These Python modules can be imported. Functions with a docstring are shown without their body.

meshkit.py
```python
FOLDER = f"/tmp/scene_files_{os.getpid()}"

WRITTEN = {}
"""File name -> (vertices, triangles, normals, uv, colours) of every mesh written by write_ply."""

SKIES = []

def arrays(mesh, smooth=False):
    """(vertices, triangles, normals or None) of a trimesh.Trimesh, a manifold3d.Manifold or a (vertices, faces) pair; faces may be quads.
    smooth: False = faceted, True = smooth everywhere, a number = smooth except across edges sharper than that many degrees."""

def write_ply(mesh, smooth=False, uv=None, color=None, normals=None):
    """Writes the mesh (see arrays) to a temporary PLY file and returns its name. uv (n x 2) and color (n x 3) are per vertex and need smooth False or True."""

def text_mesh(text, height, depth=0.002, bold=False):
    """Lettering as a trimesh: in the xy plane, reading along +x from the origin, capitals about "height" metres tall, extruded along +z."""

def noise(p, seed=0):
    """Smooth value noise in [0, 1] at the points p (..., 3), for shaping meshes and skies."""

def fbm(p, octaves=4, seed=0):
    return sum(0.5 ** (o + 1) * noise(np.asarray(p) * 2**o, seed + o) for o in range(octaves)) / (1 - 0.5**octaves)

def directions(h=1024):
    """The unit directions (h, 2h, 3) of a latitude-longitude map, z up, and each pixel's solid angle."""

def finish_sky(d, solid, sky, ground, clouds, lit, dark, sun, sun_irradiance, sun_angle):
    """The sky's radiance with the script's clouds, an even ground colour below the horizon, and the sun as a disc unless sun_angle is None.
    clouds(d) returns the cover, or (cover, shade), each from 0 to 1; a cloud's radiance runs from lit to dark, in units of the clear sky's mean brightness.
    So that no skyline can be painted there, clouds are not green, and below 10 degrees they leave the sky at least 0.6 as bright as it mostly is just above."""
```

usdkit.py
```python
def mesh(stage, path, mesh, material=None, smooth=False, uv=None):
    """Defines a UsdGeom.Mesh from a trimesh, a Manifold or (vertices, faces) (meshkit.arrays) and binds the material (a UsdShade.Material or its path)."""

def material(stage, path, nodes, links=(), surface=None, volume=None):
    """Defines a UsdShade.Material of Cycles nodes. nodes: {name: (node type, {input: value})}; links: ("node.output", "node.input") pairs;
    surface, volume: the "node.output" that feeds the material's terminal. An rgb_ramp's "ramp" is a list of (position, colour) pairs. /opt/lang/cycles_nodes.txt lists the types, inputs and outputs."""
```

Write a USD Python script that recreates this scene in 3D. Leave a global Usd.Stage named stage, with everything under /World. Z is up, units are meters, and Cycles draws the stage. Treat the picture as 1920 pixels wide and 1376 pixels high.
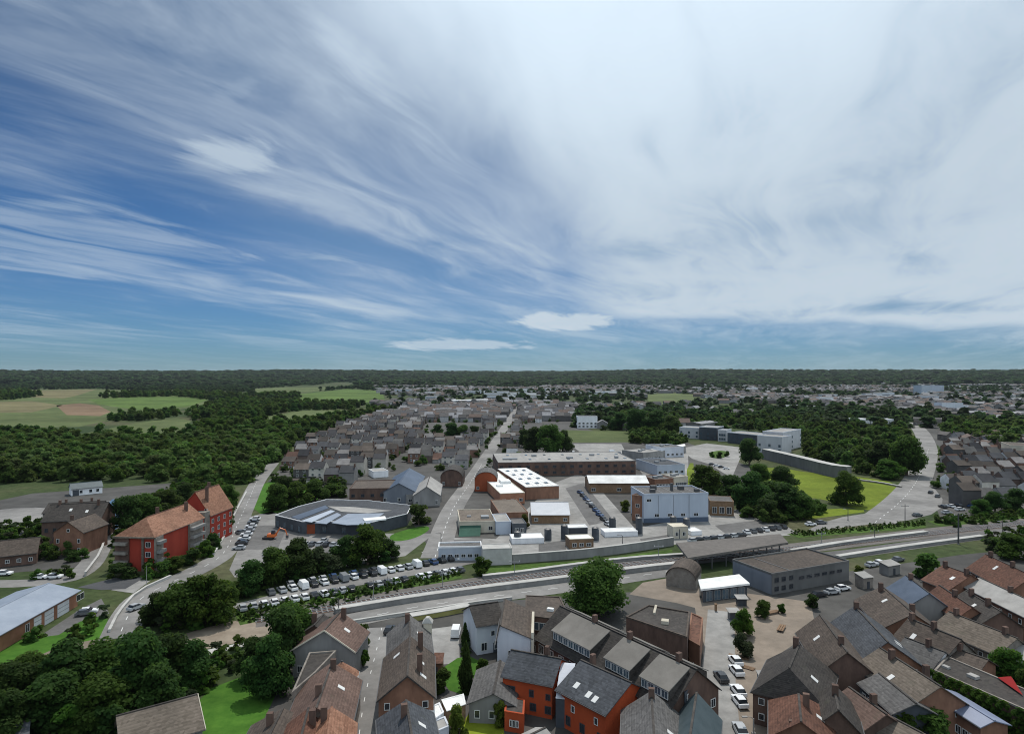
import math, random
import numpy as np, trimesh, usdkit, meshkit, shapely, shapely.ops
from shapely.geometry import Polygon
from pxr import Usd, UsdGeom, UsdLux, UsdShade, Sdf, Gf, Vt

stage = Usd.Stage.CreateInMemory()
UsdGeom.SetStageUpAxis(stage, 'Z')
UsdGeom.SetStageMetersPerUnit(stage, 1.0)
UsdGeom.Xform.Define(stage, '/World')

# ---------------------------------------------------------------- camera (level, 60 m above the town)
F, CH, HY = 1200.0, 60.0, 703.0          # focal length in photo pixels, height, horizon row
cam = UsdGeom.Camera.Define(stage, '/World/camera')
cam.CreateFocalLengthAttr(24.0)
cam.CreateHorizontalApertureAttr(24.0 * 1920 / F)
cam.CreateVerticalApertureOffsetAttr(24.0 * (HY - 688) / F)
cam.CreateClippingRangeAttr(Gf.Vec2f(0.5, 60000))
cam.CreateExposureAttr(-0.68)
cam.AddTransformOp().Set(Gf.Matrix4d(1, 0, 0, 0, 0, 0, 1, 0, 0, -1, 0, 0, 0, 0, CH, 1))

# ---------------------------------------------------------------- sky with high cloud, and the sun behind its edge
SUN_AZ, SUN_EL = math.radians(8), math.radians(61)
CLOUD_DIM, CLOUD_LIT = (4.3, 7.7, 11.2), (12.2, 14.4, 16.4)
HAZE = 1.2e-5                               # density of the air, per metre
sn, sl = {}, []


def _k(p):
    return f'{p}{len(sn)}'


def _in(k, kw, **vals):
    for q, v in vals.items():
        if isinstance(v, str):
            sl.append((v, f'{k}.{q}'))
        elif v is not None:
            kw[q] = v


def M(op, a, b=None, c=None, clampit=False):
    k, kw = _k('m'), {'math_type': op}
    if clampit:
        kw['use_clamp'] = True
    _in(k, kw, value1=a, value2=b, value3=c)
    sn[k] = ('math', kw)
    return k + '.value'


def SS(v, a, b):
    k = _k('r')
    sn[k] = ('map_range', {'range_type': 'smoothstep', 'from_min': a, 'from_max': b, 'to_min': 0., 'to_max': 1., 'clamp': True})
    sl.append((v, k + '.value'))
    return k + '.result'


def VEC(x, y, z=0.):
    k, kw = _k('c'), {}
    _in(k, kw, x=x, y=y, z=z)
    sn[k] = ('combine_xyz', kw)
    return k + '.vector'


def NZ(vec, scale, detail=4., rough=.55, dist=0.):
    k = _k('n')
    sn[k] = ('noise_texture', {'scale': scale, 'detail': float(detail), 'roughness': rough, 'distortion': dist})
    sl.append((vec, k + '.vector'))
    return k + '.fac'


def MIX(f, a, b, how='mix'):
    k, kw = _k('x'), {'mix_type': how}
    _in(k, kw, fac=f, color1=a, color2=b)
    sn[k] = ('mix', kw)
    return k + '.color'


sn['sky'] = ('sky_texture', dict(sky_type='single_scattering', sun_disc=False, sun_elevation=SUN_EL, sun_rotation=SUN_AZ, altitude=100., air_density=1.0, aerosol_density=.12, ozone_density=2.5))
sn['tc'] = ('texture_coordinate', {})
sn['sep'] = ('separate_xyz', {})
sl.append(('tc.generated', 'sep.vector'))
ZC = M('add', M('maximum', 'sep.z', 0.), .05)
PX, PY = M('divide', 'sep.x', ZC), M('divide', 'sep.y', ZC)      # the cloud layer seen as a plane


def bell(cx, cy, rx, ry, rot=0):                                   # 1 in the middle of a cloud bank, 0 at its rim
    c, s = math.cos(rot), math.sin(rot)
    dx, dy = M('subtract', PX, cx), M('subtract', PY, cy)
    u = M('add', M('multiply', dx, c / rx), M('multiply', dy, s / rx))
    v = M('add', M('multiply', dx, -s / ry), M('multiply', dy, c / ry))
    return M('subtract', 1., M('sqrt', M('add', M('multiply', u, u), M('multiply', v, v))))


WIND = math.radians(24)
warp = NZ(VEC(PX, PY), .35, 3, .5)
PXW = M('add', PX, M('multiply', M('subtract', warp, .5), 1.1))
s_ = M('add', M('multiply', PXW, math.sin(WIND)), M('multiply', PY, math.cos(WIND)))
t_ = M('subtract', M('multiply', PXW, math.cos(WIND)), M('multiply', PY, math.sin(WIND)))
st1 = NZ(VEC(M('multiply', s_, .16), M('multiply', t_, .6), 3.1), 1.5, 7, .56, .35)
st2 = NZ(VEC(M('multiply', s_, .5), M('multiply', t_, 1.7), 8.4), 1.5, 7, .6, .8)
st = M('add', M('multiply', st1, .6), M('multiply', st2, .4))
soft = NZ(VEC(M('multiply', PX, .5), M('multiply', PY, .5), 5.), 1.1, 3, .5, .2)
wob = M('subtract', st1, .5)
edge = M('add', M('subtract', PX, M('multiply', PY, .235)), .95)
big = M('multiply', SS(M('add', edge, M('multiply', wob, 1.7)), -.3, .75), M('subtract', 1., SS(M('add', PY, M('multiply', wob, 2.2)), 6.6, 8.0)))
inner = M('add', .80, M('multiply', SS(M('add', st, M('multiply', soft, .6)), .56, .84), .20))
veil = M('multiply', SS(M('add', PX, M('multiply', PY, .25)), -1.1, .1), .30)
wisps = M('add', M('add', .04, veil), M('multiply', SS(st, .42, .70), .55))
extra = None
for cx, cy, rx, ry, rot, k in ((-1.05, 2.5, .42, .26, -.45, .8), (-.80, 1.95, .7, .2, -.75, .45), (-1.3, 4.25, 1.0, .35, .1, .6), (-2.2, 3.05, .5, .3, .3, .5), (-2.7, 3.8, 2.2, 1.7, .2, .42)):
    e = M('multiply', SS(M('add', bell(cx, cy, rx, ry, rot), M('add', M('multiply', M('subtract', st, .5), 2.6), M('multiply', M('subtract', st2, .5), 2.0))), .0, 1.0), k)
    extra = e if extra is None else M('maximum', extra, e)
lens = None
for cx, cy, rx, ry, k in ((.63, 7.6, .8, 1.0, 1.0), (-.76, 10.3, 1.5, 1.3, .85), (-.45, 8.6, .25, .4, .4), (-3.3, 9.5, .4, .4, .3)):
    e = M('multiply', SS(M('add', bell(cx, cy, rx, ry), M('add', M('multiply', M('subtract', st2, .5), 1.3), M('multiply', M('subtract', soft, .5), .8))), .0, .5), k)
    lens = e if lens is None else M('maximum', lens, e)
fade = M('subtract', 1., M('multiply', SS(PY, 5., 12.), .7))
cover = M('maximum', M('maximum', M('multiply', M('maximum', wisps, extra), fade), M('multiply', big, inner)), lens, clampit=True)
bright = M('maximum', M('add', .2, M('multiply', SS(M('add', M('add', st, M('multiply', soft, .5)), M('multiply', big, .14)), .56, .84), .8)), M('multiply', lens, .95))
tint = MIX(SS('sep.z', .0, .5), (.46, .80, 1.26), (.27, .60, .88))
SV = (math.sin(SUN_AZ) * math.cos(SUN_EL), math.cos(SUN_AZ) * math.cos(SUN_EL), math.sin(SUN_EL))
near_sun = M('add', M('add', M('multiply', 'sep.x', SV[0]), M('multiply', 'sep.y', SV[1])), M('multiply', 'sep.z', SV[2]))
glow = M('add', .90, M('multiply', SS(near_sun, .62, .94), .42))         # thin cloud is brighter towards the sun
skycol = MIX(cover, MIX(1., 'sky.color', tint, 'multiply'), MIX(1., MIX(bright, CLOUD_DIM, CLOUD_LIT), VEC(glow, glow, glow), 'multiply'))
sn['bg'] = ('background_shader', {'strength': .08})
sl.append((skycol, 'bg.color'))
dome = UsdLux.DomeLight.Define(stage, '/World/sky')
UsdShade.MaterialBindingAPI.Apply(dome.GetPrim()).Bind(usdkit.material(stage, '/World/Looks/sky_air', sn, sl, surface='bg.background'))
dome.GetPrim().SetCustomDataByKey('kind', 'structure')

sun = UsdLux.DistantLight.Define(stage, '/World/sun')
sun.CreateIntensityAttr(1.25)
sun.CreateAngleAttr(.53)
sun.CreateNormalizeAttr(True)
sun.CreateColorAttr(Gf.Vec3f(1, .95, .88))
_z = Gf.Vec3d(math.sin(SUN_AZ) * math.cos(SUN_EL), math.cos(SUN_AZ) * math.cos(SUN_EL), math.sin(SUN_EL))
_x = Gf.Cross(Gf.Vec3d(0, 0, 1), _z).GetNormalized()
_y = Gf.Cross(_z, _x)
sun.AddTransformOp().Set(Gf.Matrix4d(*_x, 0, *_y, 0, *_z, 0, 0, 0, 0, 1))

# ---------------------------------------------------------------- helpers
rng = np.random.default_rng(7)


def G(px, py, z=0.0):
    """The point at height z on the sight line of a photo pixel."""
    y = F * (CH - z) / (py - HY)
    return np.array([(px - 960) / F * y, y])


used = {}


def numbered(path):
    k = used.get(path, -1) + 1
    used[path] = k
    return path if k == 0 else f'{path}_{k:03d}'


def tags(p, label=None, cat=None, group=None, kind=None):
    for k, v in (('label', label), ('category', cat), ('group', group), ('kind', kind)):
        if v:
            p.SetCustomDataByKey(k, v)
    return p


class MB:
    """Collects triangles and quads into one mesh."""

    def __init__(s):
        s.v, s.f, s.n = [], [], 0

    def add(s, v, f):
        v, f = np.asarray(v, float).reshape(-1, 3), np.asarray(f, int)
        if f.shape[1] == 4:
            f = np.vstack([f[:, [0, 1, 2]], f[:, [0, 2, 3]]])
        s.v.append(v)
        s.f.append(f + s.n)
        s.n += len(v)
        return s

    def tm(s, m):
        return s.add(m.vertices, m.faces)

    def hexa(s, bot, top):
        """A box-like solid from four lower and four upper corners, both counter-clockwise from above."""
        return s.add(list(bot) + list(top), [[3, 2, 1, 0], [4, 5, 6, 7], [0, 1, 5, 4], [1, 2, 6, 5], [2, 3, 7, 6], [3, 0, 4, 7]])

    def box(s, c, size, a=0.0):
        """Centre of the base, size, turn about z."""
        x, y, z = size[0] / 2, size[1] / 2, size[2]
        ca, sa = math.cos(a), math.sin(a)
        q = [(c[0] + ca * i - sa * j, c[1] + sa * i + ca * j) for i, j in ((-x, -y), (x, -y), (x, y), (-x, y))]
        return s.hexa([(*p, c[2]) for p in q], [(*p, c[2] + z) for p in q])

    def prism(s, poly, z0, z1):
        poly = np.asarray(poly, float)
        m = trimesh.creation.extrude_polygon(Polygon(poly), z1 - z0, engine='earcut')
        m.apply_translation((0, 0, z0))
        return s.tm(m)

    def bar(s, a, b, w, h):
        """A beam from a to b (points on its lower centre line)."""
        a, b = np.asarray(a, float), np.asarray(b, float)
        d = b[:2] - a[:2]
        d = d / max(np.linalg.norm(d), 1e-6)
        n = np.array([-d[1], d[0]]) * w / 2
        q = [(a, -1), (b, -1), (b, 1), (a, 1)]
        return s.hexa([(p[0] + k * n[0], p[1] + k * n[1], p[2]) for p, k in q], [(p[0] + k * n[0], p[1] + k * n[1], p[2] + h) for p, k in q])

    def tube(s, pts, r0, r1=None, n=7):
        pts = np.asarray(pts, float)
        r = np.linspace(r0, r0 if r1 is None else r1, len(pts))
        d = np.gradient(pts, axis=0)
        d /= np.linalg.norm(d, axis=1, keepdims=True)
        side = np.cross(d, [0.31, 0.87, 0.12])
        side /= np.linalg.norm(side, axis=1, keepdims=True)
        up = np.cross(d, side)
        a = np.arange(n) / n * 2 * np.pi
        v = (pts[:, None] + r[:, None, None] * (np.cos(a)[None, :, None] * side[:, None] + np.sin(a)[None, :, None] * up[:, None])).reshape(-1, 3)
        f = [[i * n + j, i * n + (j + 1) % n, (i + 1) * n + (j + 1) % n, (i + 1) * n + j] for i in range(len(pts) - 1) for j in range(n)]
        s.add(v, f)
        k = s.n - len(v)
        for base, flip in ((0, 1), (len(v) - n, 0)):
            t = [[base, base + j, base + j + 1] for j in range(1, n - 1)]
            s.f.append(np.array(t)[:, ::-1 if flip else 1] + k)
        return s

    def arrays(s):
        return np.vstack(s.v), np.vstack(s.f)


class Thing:
    def __init__(s, name, label, cat, at=(0, 0, 0), group=None, kind=None, cls=False):
        s.o = np.array([*at, 0][:3], float)
        s.path = numbered('/World/' + name)
        x = UsdGeom.Xform(stage.CreateClassPrim(s.path)) if cls else UsdGeom.Xform.Define(stage, s.path)
        s.prim = x.GetPrim()
        if cls:
            s.prim.SetTypeName('Xform')
        if not cls:
            UsdGeom.Xformable(s.prim).AddTranslateOp().Set(Gf.Vec3d(*s.o))
            tags(s.prim, label, cat, group, kind)

    def part(s, name, mb, material, under=None, label=None, smooth=False, kind=None):
        v, f = mb.arrays() if isinstance(mb, MB) else mb
        path = numbered((under or s.path) + '/' + name)
        m = usdkit.mesh(stage, path, (v - s.o, f), material, smooth)
        tags(m.GetPrim(), label, None, None, kind)
        return path


def single(name, mb, material, label=None, cat=None, group=None, kind=None, smooth=False):
    path = numbered('/World/' + name)
    m = usdkit.mesh(stage, path, mb.arrays() if isinstance(mb, MB) else mb, material, smooth)
    tags(m.GetPrim(), label, cat, group, kind)
    return path


def place(name, cls, at, rz=0.0, scale=(1, 1, 1), label=None, cat=None, group=None):
    p = stage.DefinePrim(numbered('/World/' + name), 'Xform')
    x = UsdGeom.Xformable(p)
    x.AddTranslateOp().Set(Gf.Vec3d(*[float(c) for c in at]))
    x.AddRotateZOp().Set(math.degrees(rz))
    if tuple(scale) != (1, 1, 1):
        x.AddScaleOp().Set(Gf.Vec3f(*[float(c) for c in scale]))
    p.GetReferences().AddInternalReference(cls.path)
    p.SetInstanceable(True)
    return tags(p, label, cat, group)


# ---------------------------------------------------------------- materials
def pm(name, c1, c2, scale=.4, rough=.85, bump=0., rnd=0., stretch=(1, 1, 1), spec=.3, coarse=.25):
    """A worn surface: two tones in fine and coarse noise, optional tone by object, optional relief."""
    n = {'g': ('geometry', {}), 'mp': ('mapping', {'scale': stretch}),
         'a': ('noise_texture', {'scale': scale, 'detail': 6., 'roughness': .65}),
         'b': ('noise_texture', {'scale': scale * .13, 'detail': 3., 'roughness': .6}),
         'r': ('rgb_ramp', {'ramp': [(.30, c1), (.70, c2)]}),
         'bm': ('map_range', {'from_min': .3, 'from_max': .7, 'to_min': 1 - coarse, 'to_max': 1 + coarse, 'clamp': True}),
         'mu': ('mix', {'mix_type': 'multiply', 'fac': 1.}),
         'p': ('principled_bsdf', {'roughness': rough, 'specular_ior_level': spec})}
    l = [('g.position', 'mp.vector'), ('mp.vector', 'a.vector'), ('g.position', 'b.vector'), ('a.fac', 'r.fac'), ('b.fac', 'bm.value'), ('r.color', 'mu.color1'), ('bm.result', 'mu.color2')]
    out = 'mu.color'
    if rnd:
        n['oi'] = ('object_info', {})
        n['om'] = ('map_range', {'from_min': 0., 'from_max': 1., 'to_min': 1 - rnd, 'to_max': 1 + rnd})
        n['ox'] = ('mix', {'mix_type': 'multiply', 'fac': 1.})
        l += [('oi.random', 'om.value'), (out, 'ox.color1'), ('om.result', 'ox.color2')]
        out = 'ox.color'
    l.append((out, 'p.base_color'))
    if bump:
        n['bp'] = ('bump', {'strength': .6, 'distance': bump})
        l += [('a.fac', 'bp.height'), ('bp.normal', 'p.normal')]
    return usdkit.material(stage, '/World/Looks/' + name, n, l, surface='p.BSDF')


def tiled(name, c1, c2, rough=.8, row=1.15, cell=1.9):
    """A pitched roof covering: mottled tiles in courses, moss and weather stains."""
    n = {'g': ('geometry', {}), 'mp': ('mapping', {'scale': (1, 1, 1.6)}), 'v': ('voronoi_texture', {'scale': cell}), 'bw': ('rgb_to_bw', {}),
         'w': ('wave_texture', {'wave_type': 'bands', 'bands_direction': 'z', 'profile': 'saw', 'scale': row, 'distortion': .6, 'detail': 1.}),
         'a': ('noise_texture', {'scale': .5, 'detail': 6., 'roughness': .65}), 'b': ('noise_texture', {'scale': .13, 'detail': 4., 'roughness': .6}),
         'r': ('rgb_ramp', {'ramp': [(.05, c1), (.95, c2)]}), 'wm': ('map_range', {'to_min': .80, 'to_max': 1.10}), 'bm': ('map_range', {'from_min': .3, 'from_max': .7, 'to_min': .78, 'to_max': 1.2, 'clamp': True}),
         'ms': ('map_range', {'from_min': .58, 'from_max': .76, 'to_min': 0., 'to_max': .35, 'clamp': True}), 'm1': ('mix', {'mix_type': 'multiply', 'fac': 1.}), 'm2': ('mix', {'mix_type': 'multiply', 'fac': 1.}),
         'm3': ('mix', {'mix_type': 'mix', 'color2': (.055, .062, .036)}), 'bp': ('bump', {'strength': .5, 'distance': .04}), 'p': ('principled_bsdf', {'roughness': rough, 'specular_ior_level': .25})}
    l = [('g.position', 'mp.vector'), ('mp.vector', 'v.vector'), ('g.position', 'w.vector'), ('g.position', 'a.vector'), ('g.position', 'b.vector'), ('v.color', 'bw.color'), ('bw.val', 'r.fac'),
         ('w.fac', 'wm.value'), ('b.fac', 'bm.value'), ('a.fac', 'ms.value'), ('r.color', 'm1.color1'), ('wm.result', 'm1.color2'), ('m1.color', 'm2.color1'), ('bm.result', 'm2.color2'),
         ('m2.color', 'm3.color1'), ('ms.result', 'm3.fac'), ('m3.color', 'p.base_color'), ('w.fac', 'bp.height'), ('bp.normal', 'p.normal')]
    return usdkit.material(stage, '/World/Looks/' + name, n, l, surface='p.BSDF')


def pick(name, colours, rough=.85, scale=.5):
    """One of several colours by object, with wear."""
    n = {'oi': ('object_info', {}), 'r': ('rgb_ramp', {'ramp': [(i / len(colours), c) for i, c in enumerate(colours)], 'interpolate': False}),
         'g': ('geometry', {}), 'a': ('noise_texture', {'scale': scale, 'detail': 5., 'roughness': .65}),
         'bm': ('map_range', {'from_min': .3, 'from_max': .7, 'to_min': .7, 'to_max': 1.25, 'clamp': True}),
         'mu': ('mix', {'mix_type': 'multiply', 'fac': 1.}), 'p': ('principled_bsdf', {'roughness': rough, 'specular_ior_level': .3})}
    l = [('oi.random', 'r.fac'), ('g.position', 'a.vector'), ('a.fac', 'bm.value'), ('r.color', 'mu.color1'), ('bm.result', 'mu.color2'), ('mu.color', 'p.base_color')]
    return usdkit.material(stage, '/World/Looks/' + name, n, l, surface='p.BSDF')


def leaf(name, c1, c2, rnd=.32, trans=.5):
    n = {'oi': ('object_info', {}), 'om': ('map_range', {'from_min': 0., 'from_max': 1., 'to_min': 1 - rnd, 'to_max': 1 + rnd}),
         'g': ('geometry', {}), 'a': ('noise_texture', {'scale': .45, 'detail': 3.}), 'r': ('rgb_ramp', {'ramp': [(.35, c1), (.65, c2)]}),
         'iw': ('map_range', {'from_min': 0., 'from_max': 1., 'to_min': .45, 'to_max': 1.55}),
         'm1': ('mix', {'mix_type': 'multiply', 'fac': 1.}), 'm2': ('mix', {'mix_type': 'multiply', 'fac': 1.}), 'hr': ('map_range', {'from_min': 0., 'from_max': 1., 'to_min': .482, 'to_max': .522}), 'm0': ('hsv', {'saturation': .96, 'value': 1.0}),
         'd': ('principled_bsdf', {'roughness': .65, 'specular_ior_level': .08}), 'tb': ('hsv', {'hue': .485, 'saturation': 1.0, 'value': 1.7}), 't': ('translucent_bsdf', {}), 'x': ('mix_closure', {'fac': trans})}
    l = [('oi.random', 'om.value'), ('g.position', 'a.vector'), ('a.fac', 'r.fac'), ('g.random_per_island', 'iw.value'), ('oi.random', 'hr.value'), ('hr.result', 'm0.hue'), ('r.color', 'm0.color'), ('m0.color', 'm1.color1'), ('om.result', 'm1.color2'),
         ('m1.color', 'm2.color1'), ('iw.result', 'm2.color2'), ('m2.color', 'd.base_color'), ('m2.color', 'tb.color'), ('tb.color', 't.color'), ('d.BSDF', 'x.closure1'), ('t.BSDF', 'x.closure2')]
    return usdkit.material(stage, '/World/Looks/' + name, n, l, surface='x.closure')


def flat(name, c, rough=.5, spec=.5, metal=0.):
    return usdkit.material(stage, '/World/Looks/' + name, {'p': ('principled_bsdf', {'base_color': c, 'roughness': rough, 'specular_ior_level': spec, 'metallic': metal})}, surface='p.BSDF')


K = dict(
    concrete=pm('concrete', (.19, .185, .175), (.29, .28, .265), .35, coarse=.28),
    pale=pm('pale_concrete', (.34, .33, .31), (.46, .45, .425), .5, coarse=.12),
    asphalt=pm('asphalt', (.085, .082, .08), (.135, .13, .125), .6, coarse=.2),
    road=pm('road_grey', (.155, .15, .142), (.235, .225, .215), .3, coarse=.28),
    ballast=pm('ballast', (.095, .085, .077), (.145, .13, .118), .8, coarse=.15, bump=.05),
    blackpatch=pm('dark_asphalt', (.045, .047, .05), (.065, .066, .07), .6),
    sand=pm('sandy_paving', (.165, .135, .105), (.235, .19, .15), .35, coarse=.2),
    dirt=pm('dirt', (.17, .135, .10), (.26, .215, .165), .3, coarse=.3),
    townground=pm('town_ground', (.04, .038, .035), (.082, .078, .072), .12, coarse=.35),
    grass=pm('grass', (.035, .07, .014), (.075, .125, .026), .8, .95, .08, coarse=.35, spec=.1),
    lush=pm('lush_grass', (.035, .10, .012), (.065, .15, .02), .5, .95, .05, coarse=.2, spec=.1),
    lime=pm('yellow_grass', (.095, .135, .012), (.15, .185, .022), .35, .95, .05, coarse=.25, spec=.1),
    field_green=pm('field_green', (.065, .09, .034), (.115, .135, .055), .05, .95, coarse=.3, spec=.1),
    field_tan=pm('field_tan', (.12, .115, .055), (.18, .155, .085), .04, .95, coarse=.3, spec=.1),
    meadow=pm('meadow_grass', (.06, .105, .024), (.10, .145, .038), .06, .95, coarse=.3, spec=.1),
    field_brown=pm('field_brown', (.155, .105, .065), (.205, .145, .095), .05, .95, spec=.1),
    brick=pm('brick', (.14, .07, .045), (.24, .125, .08), .7, stretch=(1, 1, .4)),
    brickd=pm('dark_brick', (.07, .042, .033), (.13, .08, .06), .7, stretch=(1, 1, .4)),
    red=pm('red_render', (.25, .028, .016), (.33, .045, .025), .3, stretch=(1, 1, .25)), redo=pm('orange_red_render', (.33, .05, .014), (.43, .075, .022), .3, stretch=(1, 1, .25)),
    orange=pm('orange_render', (.20, .045, .016), (.29, .07, .028), .3, stretch=(1, 1, .25)),
    orangebrick=pm('orange_brick', (.27, .12, .07), (.37, .18, .11), .6),
    white=pm('white_render', (.60, .60, .61), (.76, .76, .77), .4, stretch=(1, 1, .2), coarse=.1),
    bluewhite=pm('bluish_render', (.46, .48, .53), (.56, .58, .62), .4, stretch=(1, 1, .2), coarse=.1),
    whiteroof=pm('white_roof', (.58, .58, .56), (.82, .82, .80), .25, coarse=.14),
    cream=pm('cream_render', (.42, .38, .30), (.54, .49, .40), .4),
    greyclad=pm('grey_cladding', (.33, .37, .43), (.40, .44, .50), .3, .55, stretch=(1, 1, .2), coarse=.1),
    greyren=pm('grey_render', (.165, .16, .155), (.24, .235, .225), .4, stretch=(1, 1, .25)),
    darkclad=pm('dark_cladding', (.035, .042, .05), (.06, .068, .08), .4, .45),
    tan=tiled('tan_roof', (0.105, 0.0853, 0.0656), (0.176, 0.144, 0.116)),
    brown=tiled('brown_roof', (0.0558, 0.0433, 0.0348), (0.108, 0.084, 0.068)),
    dbrown=tiled('dark_brown_roof', (0.0315, 0.0275, 0.025), (0.064, 0.056, 0.0496)),
    slate=tiled('slate_roof', (0.0406, 0.0446, 0.0512), (0.08, 0.0864, 0.0976)),
    greyroof=tiled('grey_roof', (0.0754, 0.0722, 0.0709), (0.14, 0.1344, 0.1296)),
    lightroof=pm('light_grey_roof', (.23, .222, .21), (.34, .328, .31), .35, coarse=.15),
    blueroof=pm('blue_metal_roof', (.20, .235, .29), (.27, .305, .36), .25, .45, coarse=.1),
    lilac=pm('lilac_blue_roof', (.17, .20, .29), (.23, .26, .35), .25, .5, coarse=.1),
    bluedark=pm('dark_blue_roof', (.045, .065, .10), (.08, .105, .15), .3, .45),
    tealroof=pm('teal_roof', (.04, .062, .07), (.07, .095, .105), .4, .5),
    rust=tiled('rust_tile_roof', (0.0787, 0.0361, 0.0236), (0.152, 0.072, 0.048)),
    terracotta=tiled('terracotta_roof', (0.1771, 0.082, 0.0492), (0.32, 0.168, 0.108)),
    pinktile=tiled('pinkish_tile_roof', (0.0951, 0.059, 0.0459), (0.16, 0.104, 0.084)),
    bark=pm('bark', (.05, .038, .028), (.10, .075, .055), 2.),
    stone=pm('stone_wall', (.15, .13, .11), (.27, .24, .21), .9, bump=.06),
    frame=flat('white_frame', (.62, .62, .6), .5), darkframe=flat('dark_frame', (.04, .04, .045), .5),
    glass=flat('window_glass', (.015, .018, .022), .12, .6), bluglass=flat('bluish_glass', (.05, .075, .095), .15, .7),
    metal=flat('grey_metal', (.25, .26, .27), .45, .5, .6), darkmetal=flat('dark_metal', (.05, .05, .052), .5, .5),
    wood=pm('weathered_wood', (.13, .08, .045), (.22, .14, .085), 1.5), greenwall=pm('green_tarpaulin', (.03, .085, .06), (.045, .11, .08), .4),
    redpaint=flat('red_paint', (.45, .03, .02), .4), yellowish=pm('yellow_green_panel', (.20, .19, .06), (.27, .25, .09), .6),
    tyre=flat('tyre', (.015, .015, .015), .8), pool=flat('blue_sheeting', (.06, .12, .20), .2),
    limelawn=pm('lime_lawn', (.15, .19, .014), (.21, .25, .025), .5, .95, .04, coarse=.2, spec=.1),
    felt=pm('felt_roof', (.15, .138, .122), (.205, .19, .17), .4, coarse=.2), darkren=pm('dark_render', (.085, .085, .083), (.13, .128, .124), .4, stretch=(1, 1, .25)), slatewall=pm('slate_blue_render', (.13, .145, .17), (.17, .185, .21), .4, stretch=(1, 1, .25)),
    schoolwall=pm('school_panel', (.36, .36, .37), (.46, .46, .47), .3, stretch=(1, 1, .25), coarse=.12),
    leafw=leaf('leaf_wood', (.105, .20, .034), (.18, .295, .055)), leafw2=leaf('leaf_wood_pale', (.12, .20, .045), (.18, .27, .07)),
    townroof=pick('town_roofs', [(.055, .05, .048), (.07, .062, .056), (.10, .092, .086), (.042, .042, .046), (.10, .07, .055), (.06, .056, .052), (.15, .143, .135), (.05, .054, .062)]),
    townwall=pick('town_walls', [(.17, .11, .085), (.26, .24, .22), (.12, .085, .07), (.42, .40, .37), (.20, .15, .12), (.30, .28, .27), (.15, .12, .10)]),
    farwall=pick('far_walls', [(.18, .175, .17), (.12, .105, .095), (.36, .355, .35), (.14, .135, .13), (.09, .082, .078)]),
    farroof=pick('far_roofs', [(.10, .095, .092), (.06, .058, .058), (.12, .085, .07), (.08, .08, .088), (.24, .24, .25), (.11, .10, .095)]),
    leaf=leaf('leaf_mid', (.075, .165, .020), (.135, .25, .034)), leafd=leaf('leaf_dark', (.050, .118, .022), (.092, .18, .030)),
    leafb=leaf('leaf_bright', (.066, .155, .012), (.125, .225, .020)), leafg=leaf('leaf_grey', (.075, .115, .045), (.125, .165, .07)),
    leaffar=leaf('leaf_far', (.052, .108, .034), (.085, .150, .040), .4),
    leafl=leaf('leaf_lime', (.12, .16, .015), (.20, .24, .03)),
)

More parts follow.
